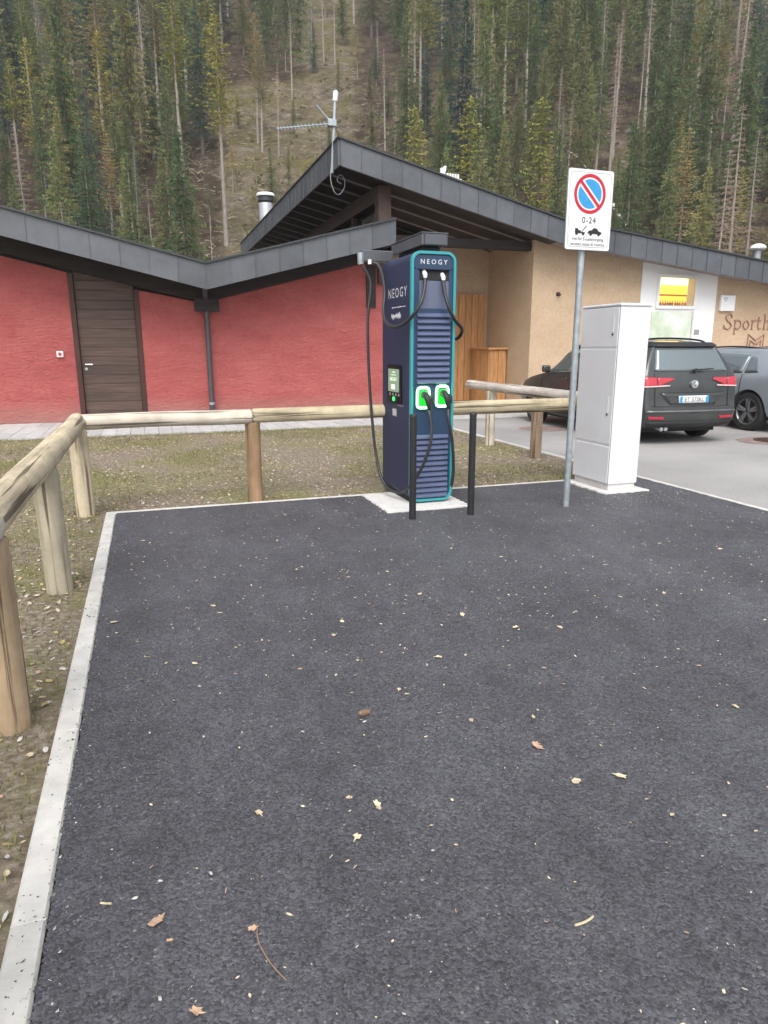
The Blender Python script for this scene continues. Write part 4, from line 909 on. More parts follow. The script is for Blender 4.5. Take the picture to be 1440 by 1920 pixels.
def car_a(car, body, patch, loc):
    G = MAT['car_glass']
    patch('rear_window', [((-.65, 1.13), (.65, 1.13), (.54, 1.475), (-.54, 1.475))], 'rear', G, .006, nu=16, nvv=8)
    sp = patch('roof_spoiler', [((-.62, 1.487), (.62, 1.487), (.58, 1.535), (-.58, 1.535))], 'rear', MAT['black_plastic'], .03)
    for s, w_ in ((-1, 'left'), (1, 'right')):
        lamp = patch('tail_light', [tuple((s*x, z) for x, z in q) for q in ([(.34, 1.005), (.62, .90), (.62, 1.03), (.38, 1.03)], [(.63, .90), (.86, .885), (.85, 1.045), (.63, 1.032)])], 'rear', MAT['lamp_red'], .012, nu=8)
        patch('tail_light_side', [((.10, .90), (.34, .96), (.30, 1.05), (.16, 1.05))], w_, MAT['lamp_red'], .010, lamp)
        patch('lamp_strip', [tuple((s*x, z) for x, z in [(.42, .905), (.84, .888), (.84, .905), (.42, .922)])], 'rear', MAT['lamp_clear'], .02, lamp)
        patch('reflector', [tuple((s*x, z) for x, z in [(.50, .40), (.76, .41), (.76, .45), (.50, .44)])], 'rear', MAT['lamp_red'], .012)
        patch('side_window', [((.62, 1.09), (1.25, 1.07), (1.25, 1.44), (.78, 1.42))], w_, G, .006)
        patch('side_window', [((1.33, 1.07), (2.17, 1.05), (2.17, 1.46), (1.33, 1.46))], w_, G, .006)
        patch('side_window', [((2.25, 1.05), (3.20, 1.02), (2.72, 1.43), (2.25, 1.46))], w_, G, .006)
        patch('sill_trim', [((1.05, .27), (3.35, .27), (3.35, .36), (1.05, .36))], w_, MAT['black_plastic'], .01)
        for yy in (1.29, 2.21, 3.28): patch('door_gap', [((yy-.006, .40), (yy+.006, .40), (yy+.006, 1.05), (yy-.006, 1.05))], w_, MAT['rubber'], .003, None, 1, 8)
        for yy in (1.45, 2.36): patch('door_handle', [((yy-.09, .90), (yy+.09, .90), (yy+.09, .935), (yy-.09, .935))], w_, MAT['paint_a'], .025)
        mr = MB(); mr.box(s*.90, s*1.06, 2.95, 3.05, 1.03, 1.16); loc('wing_mirror', mr, MAT['paint_a'], None, True, .03)
        rl = MB(); rl.tube(spline([(s*.575, .52, 1.515), (s*.575, .62, 1.585), (s*.58, 1.0, 1.625), (s*.59, 1.7, 1.645), (s*.59, 2.2, 1.63), (s*.58, 2.45, 1.575)], 5), .016, 8); loc('roof_rail', rl, MAT['black_plastic'])
        patch('headlight', [tuple((s*x, z) for x, z in [(.45, .66), (.84, .70), (.82, .80), (.45, .74)])], 'front', MAT['lamp_clear'], .008)
    patch('bumper_strip', [((-.80, .505), (.80, .505), (.80, .535), (-.80, .535))], 'rear', MAT['alloy'], .012, None, 14, 2)
    patch('lower_bumper', [((-.74, .27), (.74, .27), (.78, .365), (-.78, .365))], 'rear', MAT['black_plastic'], .012, None, 14, 3)
    patch('plate_recess', [((-.40, .62), (.40, .62), (.58, .80), (-.58, .80))], 'rear', MAT['paint_a'], .004, None, 12, 4)
    patch('tailgate_gap', [((-.70, .592), (.70, .592), (.72, .602), (-.72, .602)), ((-.66, .60), (-.65, .60), (-.655, 1.10), (-.665, 1.10)), ((.65, .60), (.66, .60), (.665, 1.10), (.655, 1.10)), ((-.56, .802), (.56, .802), (.56, .812), (-.56, .812))], 'rear', MAT['rubber'], .002, None, 8, 6)
    pl_ = patch('number_plate', [((-.26, .648), (.26, .648), (.26, .758), (-.26, .758))], 'rear', MAT['sign_white'], .02, None, 8, 3)
    tb = MB(); text_into(tb, 'ET 572KL', (0, -.062, .703), (1, 0, 0), (0, 0, 1), (0, -1, 0), .095, .0, 1.0, 'CENTER', .92); loc('plate_number', tb, MAT['print_black'], pl_, False)
    for s in (-1, 1): tb = MB(); tb.box(s*.235-.02, s*.235+.02, -.062, -.058, .650, .756); loc('plate_band', tb, MAT['sign_blue'], pl_, False)
    bd = MB(); y_ = -.025
    bd.tube([(0, y_+.03, .935), (0, y_-.012, .935)], .062, 24); bd = loc('badge', bd, MAT['steel'])
    bi = MB(); bi.tube([(0, y_-.011, .935), (0, y_-.015, .935)], .048, 24); loc('badge_field', bi, MAT['paint_b'], bd)
    bl = MB(); yy = y_-.019
    for P in ([(-.028, .972), (0, .935), (.028, .972)], [(-.042, .952), (-.02, .90), (0, .935), (.02, .90), (.042, .952)]): bl.tube([(a, yy, z) for a, z in P], .005, 6)
    loc('badge_letters', bl, MAT['steel'], bd)
    wi = MB(); wi.tube([(.02, .03, 1.135), (.02, -.005, 1.15)], .03, 10); wi.tube([(.02, .0, 1.15), (.38, .06, 1.17)], [.014, .007], 6); loc('rear_wiper', wi, MAT['black_plastic'])
    for k in (-.50, -.42): ex = MB(); ex.tube([(k, .12, .255), (k, -.0, .245)], .03, 12); loc('exhaust_pipe', ex, MAT['steel'])
    ub = MB(); ub.box(-.7, .7, .3, 4.2, .17, .3); loc('underbody', ub, MAT['rubber'], None, False)
    patch('windscreen', [((-.68, 3.18), (.68, 3.18), (.55, 2.62), (-.55, 2.62))], 'top', G, .006, nu=12, nvv=8)
    patch('roof_window', [((-.48, 1.0), (.48, 1.0), (.48, 2.2), (-.48, 2.2))], 'top', G, .004)
STA = [(0, .80, .80, .60, .28, 1.08, 1.535), (.10, .87, .855, .63, .25, 1.08, 1.55), (.35, .905, .88, .655, .22, 1.075, 1.575), (1.0, .915, .885, .675, .20, 1.06, 1.605), (2.0, .915, .885, .68, .20, 1.04, 1.60), (2.62, .915, .885, .66, .20, 1.02, 1.53), (3.15, .915, .875, .70, .20, 1.0, 1.16), (3.45, .91, .87, .72, .21, .97, 1.03), (4.0, .89, .85, .68, .22, .88, .95), (4.35, .84, .80, .62, .25, .80, .86), (4.52, .72, .70, .52, .30, .70, .76)]
RA = [(.2, .06), (.35, .02), (.55, -.01), (.62, .03), (.95, .045), (1.10, .09), (1.5, .30), (1.6, .33)]
FA = [(.2, .05), (.5, .0), (.75, .03), (1.0, .15), (1.6, .2)]
make_car((8.04, 8.74, .004), 'parked_car', 'dark grey people carrier with roof rails parked behind the white cabinet', MAT['paint_a'], STA, RA, FA, 4.52, [(-.80, .86), (.80, .86), (-.80, 3.64), (.80, 3.64)], .325, car_a, 1, 'cars parked by the tan building', R(-4.5))
def car_b(car, body, patch, loc):
    G = MAT['car_glass']
    patch('rear_window', [((-.60, 1.10), (.60, 1.10), (.50, 1.36), (-.50, 1.36))], 'rear', G, .006)
    for s, w_ in ((-1, 'left'), (1, 'right')):
        lamp = patch('tail_light', [tuple((s*x, z) for x, z in [(.48, .82), (.88, .80), (.87, .95), (.52, .94)])], 'rear', MAT['lamp_red'], .012)
        patch('tail_light_side', [((.08, .82), (.26, .84), (.24, .95), (.14, .95))], w_, MAT['lamp_red'], .010, lamp)
        patch('side_window', [((.80, 1.05), (1.11, 1.03), (1.11, 1.325), (.99, 1.30))], w_, G, .006)
        patch('side_window', [((1.17, 1.03), (2.05, 1.0), (2.05, 1.38), (1.17, 1.345))], w_, G, .006)
        patch('side_window', [((2.12, 1.0), (3.1, .98), (2.65, 1.35), (2.12, 1.385))], w_, G, .006)
        for yy in (1.13, 2.08, 3.15): patch('door_gap', [((yy-.006, .42), (yy+.006, .42), (yy+.006, 1.0), (yy-.006, 1.0))], w_, MAT['rubber'], .003, None, 1, 8)
        for yy in (1.3, 2.25): patch('door_handle', [((yy-.09, .88), (yy+.09, .88), (yy+.09, .915), (yy-.09, .915))], w_, MAT['paint_b'], .025)
        patch('sill_trim', [((1.2, .28), (3.3, .28), (3.3, .36), (1.2, .36))], w_, MAT['black_plastic'], .01)
        mr = MB(); mr.box(s*.90, s*1.06, 2.85, 2.95, 1.0, 1.12); loc('wing_mirror', mr, MAT['paint_b'], None, True, .03)
        rl = MB(); rl.tube(spline([(s*.57, .75, 1.40), (s*.57, .95, 1.455), (s*.58, 1.6, 1.50), (s*.58, 2.2, 1.485), (s*.57, 2.4, 1.43)], 5), .015, 8); loc('roof_rail', rl, MAT['black_plastic'])
    patch('lower_bumper', [((-.72, .30), (.72, .30), (.76, .42), (-.76, .42))], 'rear', MAT['black_plastic'], .012, None, 14, 3)
    pl_ = patch('number_plate', [((-.26, .60), (.26, .60), (.26, .71), (-.26, .71))], 'rear', MAT['sign_white'], .02, None, 8, 3)
    ub = MB(); ub.box(-.7, .7, .3, 4.3, .2, .32); loc('underbody', ub, MAT['rubber'], None, False)
    patch('windscreen', [((-.66, 3.1), (.66, 3.1), (.54, 2.55), (-.54, 2.55))], 'top', G, .006, nu=12, nvv=8)
STB = [(0, .80, .79, .58, .32, 1.02, 1.36), (.12, .88, .86, .60, .28, 1.03, 1.42), (.40, .925, .89, .63, .25, 1.03, 1.455), (1.0, .94, .89, .66, .24, 1.01, 1.49), (2.0, .94, .89, .66, .24, .99, 1.49), (2.6, .94, .885, .64, .24, .97, 1.42), (3.1, .94, .88, .69, .24, .96, 1.10), (3.4, .93, .87, .71, .25, .93, 1.0), (4.0, .90, .85, .68, .26, .86, .93), (4.4, .85, .80, .60, .29, .78, .84), (4.6, .72, .70, .52, .33, .70, .75)]
RB = [(.2, .08), (.4, .0), (.7, .0), (.95, .05), (1.05, .12), (1.4, .50), (1.5, .55)]
make_car((11.30, 8.98, .004), 'parked_car', 'graphite estate car with alloy wheels parked alongside the people carrier', MAT['paint_b'], STB, RB, FA, 4.6, [(-.825, .92), (.825, .92), (-.825, 3.72), (.825, 3.72)], .345, car_b, 2, 'cars parked by the tan building')

# ================================================================== FOREST ON THE HILLSIDE
def conifer(kind, H, Rr, cs0, seed, fine=1.0):
    rg = random.Random(seed); V = []; F = []
    def tri(a, b, c):
        n_ = len(V); V.extend((tuple(a), tuple(b), tuple(c))); F.append((n_, n_+1, n_+2))
    z = cs0*H; up_ = Vector((0, 0, 1))
    dead = kind == 'dead'
    while z < H-.15:
        t_ = (z-cs0*H)/(H-cs0*H)
        prof = (1-t_)**(.88 if kind != 'larch' else .70)*min(1, .45+t_*3.2)*(1+.22*math.sin(seed+z*1.1)+.18*math.sin(seed*3+z*2.3))
        nb = rg.randint(5, 8) if t_ < .8 else 4
        a0 = rg.uniform(0, 6.28)
        for k in range(nb):
            a = a0+6.283*k/nb+rg.uniform(-.35, .35); L = Rr*prof*rg.uniform(.55, 1.18)+.18
            if rg.random() < .08: L *= 1.3
            if rg.random() < .10: continue
            d = Vector((math.cos(a), math.sin(a), 0)); s_ = Vector((-d.y, d.x, 0))
            drop = {'spruce': .42, 'larch': .12, 'dead': .30}[kind]*rg.uniform(.6, 1.3); lift = .22
            def bp(f): return d*(L*f)+up_*(z-drop*L*f**1.15+lift*L*f**3)
            n_ = max(3, int(L/(.155/fine)))
            if dead:
                w_ = .020+.010*L
                for q in range(3):
                    A, B = bp(q/3), bp((q+1)/3); tri(A+up_*w_*(1-q/3.5), A-up_*w_*(1-q/3.5), B); tri(A+s_*w_, A-s_*w_, B)
                for q in range(n_*2):
                    f = rg.uniform(.15, 1); P = bp(f); e = s_*rg.choice((-1, 1))*rg.uniform(.1, .45)*(1.1-f*.6)+d*rg.uniform(.05, .3)+up_*rg.uniform(-.35, .05)
                    tri(P+up_*.02, P-up_*.02, P+e)
                continue
            for q in range(n_+1):
                f = q/n_; P = bp(f); wd = (.14+.42*L*.26*(1-f*.75))*rg.uniform(.55, 1.3)
                for sg_ in (-1, 1):
                    if rg.random() < .12: continue
                    tip_ = P+s_*(sg_*wd)+d*rg.uniform(.05, .28)+up_*(-rg.uniform(.03, .22 if kind == 'larch' else .26))
                    r_ = d*rg.uniform(.035, .08)/fine**.7+up_*rg.uniform(-.04, .04)
                    tri(P-r_, P+r_, tip_)
                if kind == 'spruce' and rg.random() < .75:
                    tri(P-d*.06/fine**.7+s_*rg.uniform(-.1, .1), P+d*.06/fine**.7, P+up_*(-rg.uniform(.22, .55))+s_*rg.uniform(-.12, .12))
                if rg.random() < .35: tri(P-s_*.08, P+s_*.08, P+d*.18+up_*rg.uniform(.08, .2))
        z += (rg.uniform(.34, .62)/fine)*(1.0 if t_ < .8 else .8)*(1.25 if dead else 1)
    if not dead:
        for k in range(14):
            a = rg.uniform(0, 6.28); zz = H-rg.uniform(0, .9); d = Vector((math.cos(a), math.sin(a), 0)); tri(up_*zz, up_*(zz+.16), up_*(zz-.1)+d*rg.uniform(.1, .3))
    c = MB(); c.v = V; c.f = F; c.mi = [0]*len(F)
    tk = MB(); r0 = .011*H+.03
    pts_ = [(.10*noise.noise((seed, i*.7, 0))*i/6, .10*noise.noise((seed, i*.7, 9))*i/6, -1+(H+.7)*i/9) for i in range(10)]
    tk.tube(pts_, [r0*(1-.93*i/9) for i in range(10)], 7)
    # dead snags below the crown
    for k in range(int(cs0*H*2.2)):
        zz = rg.uniform(.12, cs0)*H; a = rg.uniform(0, 6.28); L = rg.uniform(.25, 1.1); d = Vector((math.cos(a), math.sin(a), rg.uniform(-.5, .1)))
        P = Vector((0, 0, zz)); n_ = len(tk.v); tk.add([P+up_*.03, P-up_*.03, P+d*L], [(0, 1, 2)])
    return c, tk
KIND = {}
def proto(key, kind, H, Rr, cs0, seeds, fmat, bmat):
    KIND[key] = []
    for sd_ in seeds:
        c, tk = conifer(kind, H, Rr, cs0, sd_)
        KIND[key].append((c.mesh('crown', MAT[fmat]), tk.mesh('trunk', MAT[bmat], None, True), H))
proto('spruce', 'spruce', 22, 3.3, .12, (1, 2, 3), 'spruce', 'bark')
proto('spruce_tall', 'spruce', 25, 2.8, .34, (4, 5), 'spruce', 'bark_pale')
proto('spruce_blue', 'spruce', 23, 3.3, .12, (6, 7), 'spruce_blue', 'bark')
proto('spruce_olive', 'spruce', 21, 3.2, .13, (8, 9), 'spruce_olive', 'bark')
proto('larch', 'larch', 24, 2.5, .50, (10, 11), 'larch', 'bark_pale')
proto('larch_full', 'larch', 15, 2.3, .12, (12,), 'larch', 'bark')
proto('larch_tan', 'larch', 24, 2.5, .42, (13, 14), 'larch_tan', 'bark_pale')
proto('dead', 'dead', 22, 2.2, .22, (15, 16), 'dead', 'bark_pale')
proto('snag', 'dead', 24, .75, .60, (17, 18), 'dead', 'bark_pale')
LAB = {'spruce': ('dark green spruce', 'green spruces on the slope', 'spruce_tree'), 'spruce_tall': ('bare stemmed green spruce', 'bare stemmed spruces on the slope', 'spruce_tree'),
       'spruce_blue': ('blue green spruce', 'blue green spruces on the slope', 'spruce_tree'), 'spruce_olive': ('olive brown spruce', 'olive spruces on the slope', 'spruce_tree'),
       'larch': ('bare trunked yellow green larch', 'yellow green larches on the slope', 'larch_tree'), 'larch_full': ('bushy yellow green larch', 'young larches on the slope', 'larch_tree'),
       'larch_tan': ('tan autumn larch', 'tan larches on the slope', 'larch_tree'), 'dead': ('pinkish grey dead conifer', 'dead conifers on the slope', 'dead_tree'), 'snag': ('bare pale dead trunk', 'bare dead trunks on the slope', 'dead_tree')}
frg = random.Random(21); TREES = []; NT_ = 0
def plant(key, u, v, H, lean=0.0, fat=1.0):
    global NT_
    x, y = uv2w(u, v); z = hill_h(u, v); lab, grp, nm = LAB[key]
    c, tk, H0 = frg.choice(KIND[key]); s = H/H0
    px_, py_ = px_of(u, v, z)
    zone = ('in the wood behind the brown door' if px_ < 230 else 'over the roof valley' if px_ < 405 else 'on the open felled strip' if px_ < 600 else 'on the slope over the roof ridge' if px_ < 760 else
            'on the slope over the charging station' if px_ < 960 else 'on the slope beyond the parking sign' if px_ < 1180 else 'on the slope above the lit window' if px_ < 1345 else 'on the slope above the wall lettering')
    size = ('short' if H < 14 else 'middling' if H < 19 else 'tall')+(' slender' if fat < .95 else ' broad' if fat > 1.07 else '')
    far_ = ' high up' if u > 108 else ' low down' if u < 72 else ''
    r = empty(nm, (x, y, z), size+' '+lab+far_+' '+zone, 'tree', grp); r.rotation_euler = (frg.uniform(-.02, .02)+lean, frg.uniform(-.02, .02), frg.uniform(0, 6.28)); r.scale = (s*fat, s*fat, s)
    for n_, me in (('trunk', tk), ('crown', c)):
        o = bpy.data.objects.new(n_, me); COL.objects.link(o); o.parent = r
    TREES.append((u, v)); NT_ += 1
def px_of(u, v, z):
    x, y = uv2w(u, v); d = Vector((x, y, z))-CAMP; f_ = d.dot(fw); return 720+CAMF*d.dot(rt)/f_, 960-CAMF*d.dot(up)/f_
def plant_px(key, bx_, by_, ty_, fat=1.0):
    hit = hill_hit(bx_, by_)
    if not hit: return
    u, v = hit; z = hill_h(u, v); H = 5.0
    while H < 45 and px_of(u, v, z+H)[1] > ty_: H += .25
    plant(key, u, v, H, 0, fat)
# trees that can be picked out in the photograph
for a in (('larch', 425, 462, 25), ('larch', 345, 330, 122), ('dead', 279, 248, -60), ('larch_tan', 299, 238, -70), ('larch', 342, 335, -50), ('dead', 262, 458, 255), ('larch_full', 72, 300, 70), ('spruce_olive', 138, 428, 48),
          ('snag', 323, 480, 300), ('snag', 285, 465, 340), ('larch_tan', 492, 288, 80), ('larch_tan', 484, 270, 20), ('snag', 523, 295, 120), ('snag', 765, 292, 8), ('snag', 722, 285, 90), ('dead', 740, 290, 150), ('dead', 1143, 322, 45), ('snag', 1148, 300, 20),
          ('snag', 1120, 280, -30), ('snag', 1204, 298, -60), ('snag', 1195, 262, 60), ('larch_full', 1372, 490, 312), ('larch', 862, 235, 55), ('larch', 788, 210, -90), ('larch', 985, 240, -60), ('larch', 945, 215, -80), ('larch_tan', 1290, 250, 30),
          ('dead', 925, 260, 40), ('snag', 915, 270, 60), ('dead', 893, 215, 10), ('snag', 628, 122, -60), ('snag', 607, 115, -50), ('dead', 585, 95, -60), ('snag', 548, 190, 20), ('snag', 398, 490, 400), ('spruce_olive', 1100, 330, 130), ('spruce_olive', 1010, 330, 90), ('snag', 1062, 380, 190), ('dead', 1050, 350, 200),
          ('spruce', 840, 370, 175), ('spruce', 905, 380, 200), ('spruce_olive', 965, 385, 160), ('spruce', 1035, 420, 210)): plant_px(*a)
def clear_zone(px, py):
    # open felled strip and bare gully, judged where the tree would stand
    if 430 < px < 672 and 150 < py < 560: return .16
    if 575 < px < 700 and py < 150: return .2
    if 1080 < px < 1240 and 220 < py < 370: return .05
    if 395 < px < 560 and 110 < py <= 150: return .35
    return 1.0
fa = HILL.data.attributes.new('felled', 'FLOAT', 'POINT')
def open_mask(px, py):
    f = 0.0
    if py < 620:
        f = max(0, min(1, (px-390)/50))*max(0, min(1, (700-px)/60))*(1 if py > 150 else max(0, min(1, (px-540)/40)))
        f = max(f, .75*max(0, 1-abs(px-1165)/110)*max(0, 1-abs(py-300)/110), .35*max(0, min(1, (px-745)/60)))
    return f
hm_ = []
for u in us:
    for v in vs_: hm_.append(open_mask(*px_of(u, v, hill_h(u, v))))
fa.data.foreach_set('value', hm_)
u = 55.0; tries = 0; NSP = 0
cand = []
while tries < 60000 and NT_ < 390:
    tries += 1
    u = 55+115*frg.random()**1.25; hw_ = u*.66+8; v = frg.uniform(-hw_, hw_)
    px, py = px_of(u, v, hill_h(u, v))
    if not -130 < px < 1570: continue
    if frg.random() > clear_zone(px, py): continue
    md_ = 3.1+.012*(u-55)
    if any((u-a)**2+(v-b)**2 < md_*md_ for a, b in TREES): continue
    # would hide the felled strip
    if 430 < px < 720 and py > 430 and frg.random() < .9: continue
    left = px < 400
    wts = {'spruce': 30, 'spruce_tall': 13, 'spruce_blue': (34 if left else 22) if u > 95 else 6, 'spruce_olive': 22 if left else 34, 'larch': 9, 'larch_full': 9, 'larch_tan': 7, 'dead': 13, 'snag': 3}
    key = frg.choices(list(wts), list(wts.values()))[0]
    if 'spruce' in key:
        NSP += 1
        if NSP > 285: continue
    Hh = frg.uniform(10, 24)*(1.10 if u > 90 else .92 if u > 72 else .74)
    if key in ('snag',): Hh *= .9
    if 395 < px < 745 and py > 120: Hh *= frg.uniform(.2, .45)
    plant(key, u, v, Hh, 0, frg.uniform(.85, 1.15))
# the wood higher up reads as one mass
dv_, df_ = [], []
lo_ = [conifer('spruce', 20, 2.6, .15, 40+i, .42)[0] for i in range(3)]
lo_np = [(np.array(c.v), np.array(c.f)) for c in lo_]
acc = 0; vv_ = []; ff_ = []
cnt = 0
while cnt < 330:
    u = frg.uniform(128, 235); v = frg.uniform(-u*.68, u*.68); px, py = px_of(u, v, hill_h(u, v))
    if 565 < px < 705 and frg.random() > .15: continue
    if any((u-a)**2+(v-b)**2 < 6 for a, b in TREES): continue
    a_, f_ = frg.choice(lo_np); s = frg.uniform(.8, 1.35); an_ = frg.uniform(0, 6.28); x, y = uv2w(u, v)
    q = a_.copy()*s; cx_, sx_ = math.cos(an_), math.sin(an_); q = np.stack([q[:, 0]*cx_-q[:, 1]*sx_+x, q[:, 0]*sx_+q[:, 1]*cx_+y, q[:, 2]+hill_h(u, v)-.5], 1)
    vv_.append(q); ff_.append(f_+acc); acc += len(q); cnt += 1
vv_ = np.concatenate(vv_); ff_ = np.concatenate(ff_)
me = bpy.data.meshes.new('far_forest'); me.from_pydata(vv_.tolist(), [], ff_.tolist()); me.materials.append(MAT['spruce'])
tag(link('far_forest', me), 'distant dark conifer wood higher up the slope', 'forest', None, 'stuff')
# felled strip: brash, logs, stones
bs = MB()
for i in range(3600):
    px, py = frg.uniform(300, 780), frg.uniform(130, 520)
    if frg.random() < .25: px, py = frg.uniform(-40, 1480), frg.uniform(60, 480)
    hit = hill_hit(px, py) if i % 4 == 0 else None
    if hit: last = hit
    u, v = last[0]+frg.uniform(-2.5, 2.5), last[1]+frg.uniform(-2.5, 2.5); x, y = uv2w(u, v); z = hill_h(u, v)
    a = frg.uniform(0, 6.28); L = frg.uniform(.2, .9)*(2.2 if frg.random() < .06 else 1); d = Vector((math.cos(a), math.sin(a), frg.uniform(-.1, .5))); P = Vector((x, y, z+frg.uniform(.0, .15))); w_ = Vector((0, 0, frg.uniform(.015, .045)))
    bs.cm = 0 if frg.random() < .7 else 1
    bs.add([P-w_, P+w_, P+d*L+w_*.5, P+d*L-w_*.5], [(0, 1, 2, 3)])
tag(bs.build('brash', [MAT['bark_pale'], MAT['straw']]), 'pale cut branches and dry grass littering the felled strip', 'brash', None, 'stuff')
ug = MB()
for i in range(2200):
    u = 54+110*frg.random()**1.3; v = frg.uniform(-u*.66, u*.66); x, y = uv2w(u, v); z = hill_h(u, v); s = frg.uniform(.25, .8)
    for k in range(7):
        a = frg.uniform(0, 6.28); d = Vector((math.cos(a), math.sin(a), 0)); P = Vector((x, y, z))+d*frg.uniform(0, s)*.8
        ug.add([P-d.cross(Vector((0, 0, 1)))*.16, P+d.cross(Vector((0, 0, 1)))*.16, P+d*.2+Vector((0, 0, s*frg.uniform(.5, 1.1)))], [(0, 1, 2)])
tag(ug.build('undergrowth', MAT['spruce_olive']), 'low olive undergrowth spread over the slope', 'undergrowth', None, 'stuff')
def rock_mesh(seed):
    bmm = bmesh.new(); bmesh.ops.create_icosphere(bmm, subdivisions=2, radius=1)
    for v in bmm.verts: v.co *= 1+.35*noise.noise(v.co*1.3+Vector((seed, 0, 0))); v.co.z *= .7
    me = bpy.data.meshes.new('boulder'); bmm.to_mesh(me); bmm.free(); me.materials.append(MAT['rock']); return me
rks = [rock_mesh(i*3.1) for i in range(3)]
for (px, py, s) in ((455, 375, .5), (520, 400, .4), (470, 440, .55), (535, 335, .35), (610, 125, .5), (645, 130, .6), (575, 400, .45), (1120, 190, 1.3), (1180, 250, 1.0), (1150, 270, .8)):
    hit = hill_hit(px, py)
    if hit:
        x, y = uv2w(*hit); o = link('boulder', frg.choice(rks), None, (x, y, hill_h(*hit)), (frg.uniform(0, 1), 0, frg.uniform(0, 6)), 0); o.scale = (s, s*.8, s*.7)
        tag(o, 'pale boulder lying on the open hillside', 'boulder', 'boulders on the open hillside')
# thin white stream
wt = MB()
for L_ in ([(1062, 285), (1075, 292), (1086, 300), (1092, 310), (1105, 322), (1125, 345), (1140, 365), (1150, 388), (1157, 402), (1168, 415), (1176, 430)],):
    P = []
    for i, (px, py) in enumerate(L_):
        h_ = hill_hit(px, py)
        if h_: x, y = uv2w(*h_); P.append(Vector((x, y, hill_h(*h_)+.12)))
    P = spline(P, 6)
    for i in range(len(P)-1):
        w_ = (.10 if i < 24 else .22)*frg.uniform(.3, 1.5); s_ = Vector((math.cos(HA), -math.sin(HA), 0))*w_
        wt.add([P[i]-s_, P[i]+s_, P[i+1]+s_*.8, P[i+1]-s_*.8], [(0, 1, 2, 3)])
tag(wt.build('stream', MAT['water']), kind='structure')

# ================================================================== GROUND COVER AND LITTER
gb = MB(); grg = random.Random(9)
def in_verge(x, y): return (x < XL0-.02) or (y > YF1+.02 and x < XR0-.02)
nb_ = 0
while nb_ < 42000:
    x, y = grg.uniform(-3.2, 5.35), grg.uniform(-.5, 12.9)
    if not in_verge(x, y): continue
    f = noise.noise((x*.8, y*.8, 11))+.4*noise.noise((x*3, y*3, 2)); edge_ = .55 if y > 12.6 else 0
    if f+edge_+grg.uniform(-.25, .25) < .10: continue
    z = soil_z(x, y); h_ = grg.uniform(.014, .055)*(1.4 if edge_ else 1); a = grg.uniform(0, 6.28); d = Vector((math.cos(a), math.sin(a), 0)); s_ = Vector((-d.y, d.x, 0))*.0025; P = Vector((x, y, z-.003))
    gb.add([P-s_, P+s_, P+d*h_*.6+Vector((0, 0, h_))], [(0, 1, 2)]); nb_ += 1
tag(gb.build('grass', MAT['grass']), 'sparse short grass in patches on the bare verge', 'grass', None, 'stuff')
def flake(mb, P, r, rg, tilt=.25, n_=6, elong=.6):
    a0 = rg.uniform(0, 6.28); ux = Vector((math.cos(a0), math.sin(a0), rg.uniform(-tilt, tilt))); uy = Vector((-math.sin(a0), math.cos(a0), rg.uniform(-tilt, tilt)))*elong
    mb.add([P+ux*(r*math.cos(2*math.pi*k/n_)*rg.uniform(.7, 1.2))+uy*(r*math.sin(2*math.pi*k/n_)*rg.uniform(.7, 1.2)) for k in range(n_)], [tuple(range(n_))])
ll = MB(); n_ = 0
while n_ < 9000:
    x, y = grg.uniform(-3, 5.35), grg.uniform(-.3, 12.9)
    if not in_verge(x, y): continue
    if noise.noise((x*1.1, y*1.1, 5))+grg.uniform(-.5, .5) < -.1: continue
    ll.cm = grg.choices((0, 1, 2, 3), (38, 14, 26, 22))[0]; flake(ll, Vector((x, y, soil_z(x, y)+.010)), grg.uniform(.006, .020), grg, .45); n_ += 1
tag(ll.build('leaf_litter', [MAT['leaf_pale'], MAT['leaf_pink'], MAT['leaf_yellow'], MAT['grit']]), 'small pale dead leaves and stones strewn over the verge', 'leaf litter', None, 'stuff')
gt = MB()
def chip(P, r, rg):
    v = [P+Vector((rg.uniform(-1, 1), rg.uniform(-1, 1), rg.uniform(.0, .9)))*r for _ in range(4)]; gt.add(v, [(0, 1, 2), (0, 3, 1), (1, 3, 2), (2, 3, 0)])
for i in range(9000):
    x = grg.uniform(-.33, 5.37); y = grg.choice((6.6*grg.random(), .9+3.2*grg.random()))
    gt.cm = grg.choices((0, 1, 2), (46, 6, 48))[0]; chip(Vector((x, y, .013)), grg.uniform(.0012, .0034) if gt.cm != 2 else grg.uniform(.003, .008), grg)
for i in range(26000):   # coarse aggregate standing proud of the nearest asphalt
    y = .95+3.4*grg.random()**1.5; x = grg.uniform(-.36, min(5.3, .2+y*1.1)); gt.cm = 2 if grg.random() < .45 else 3; chip(Vector((x, y, .0105)), grg.uniform(.0022, .0052), grg)
for i in range(420):   # asphalt crumbs on the kerb top
    y = .8+5.8*grg.random(); gt.cm = 2; chip(Vector((grg.uniform(-.45, -.36), y, .0085)), grg.uniform(.0015, .005)*(1 if grg.random() < .85 else 1.8), grg)
for i in range(420):   # crumbs round the cabinet footing
    x, y = 4.62+grg.gauss(0, .45), 5.62+grg.gauss(0, .22)
    if y < 5.83 or x > 5.05: gt.cm = 0; chip(Vector((x, y, .013)), grg.uniform(.003, .008), grg)
for i in range(700):
    gt.cm = grg.choice((0, 2)); y = grg.uniform(.8, 6.6); chip(Vector((XL1+abs(grg.gauss(0, .05))-.02, y, .012)), grg.uniform(.002, .006), grg)
tag(gt.build('loose_grit', [MAT['grit'], MAT['leaf_pink'], MAT['grit_dark'], MAT['stone_grey']]), 'fine pale and dark grit scattered over the fresh asphalt', 'grit', None, 'stuff')
fl = MB()
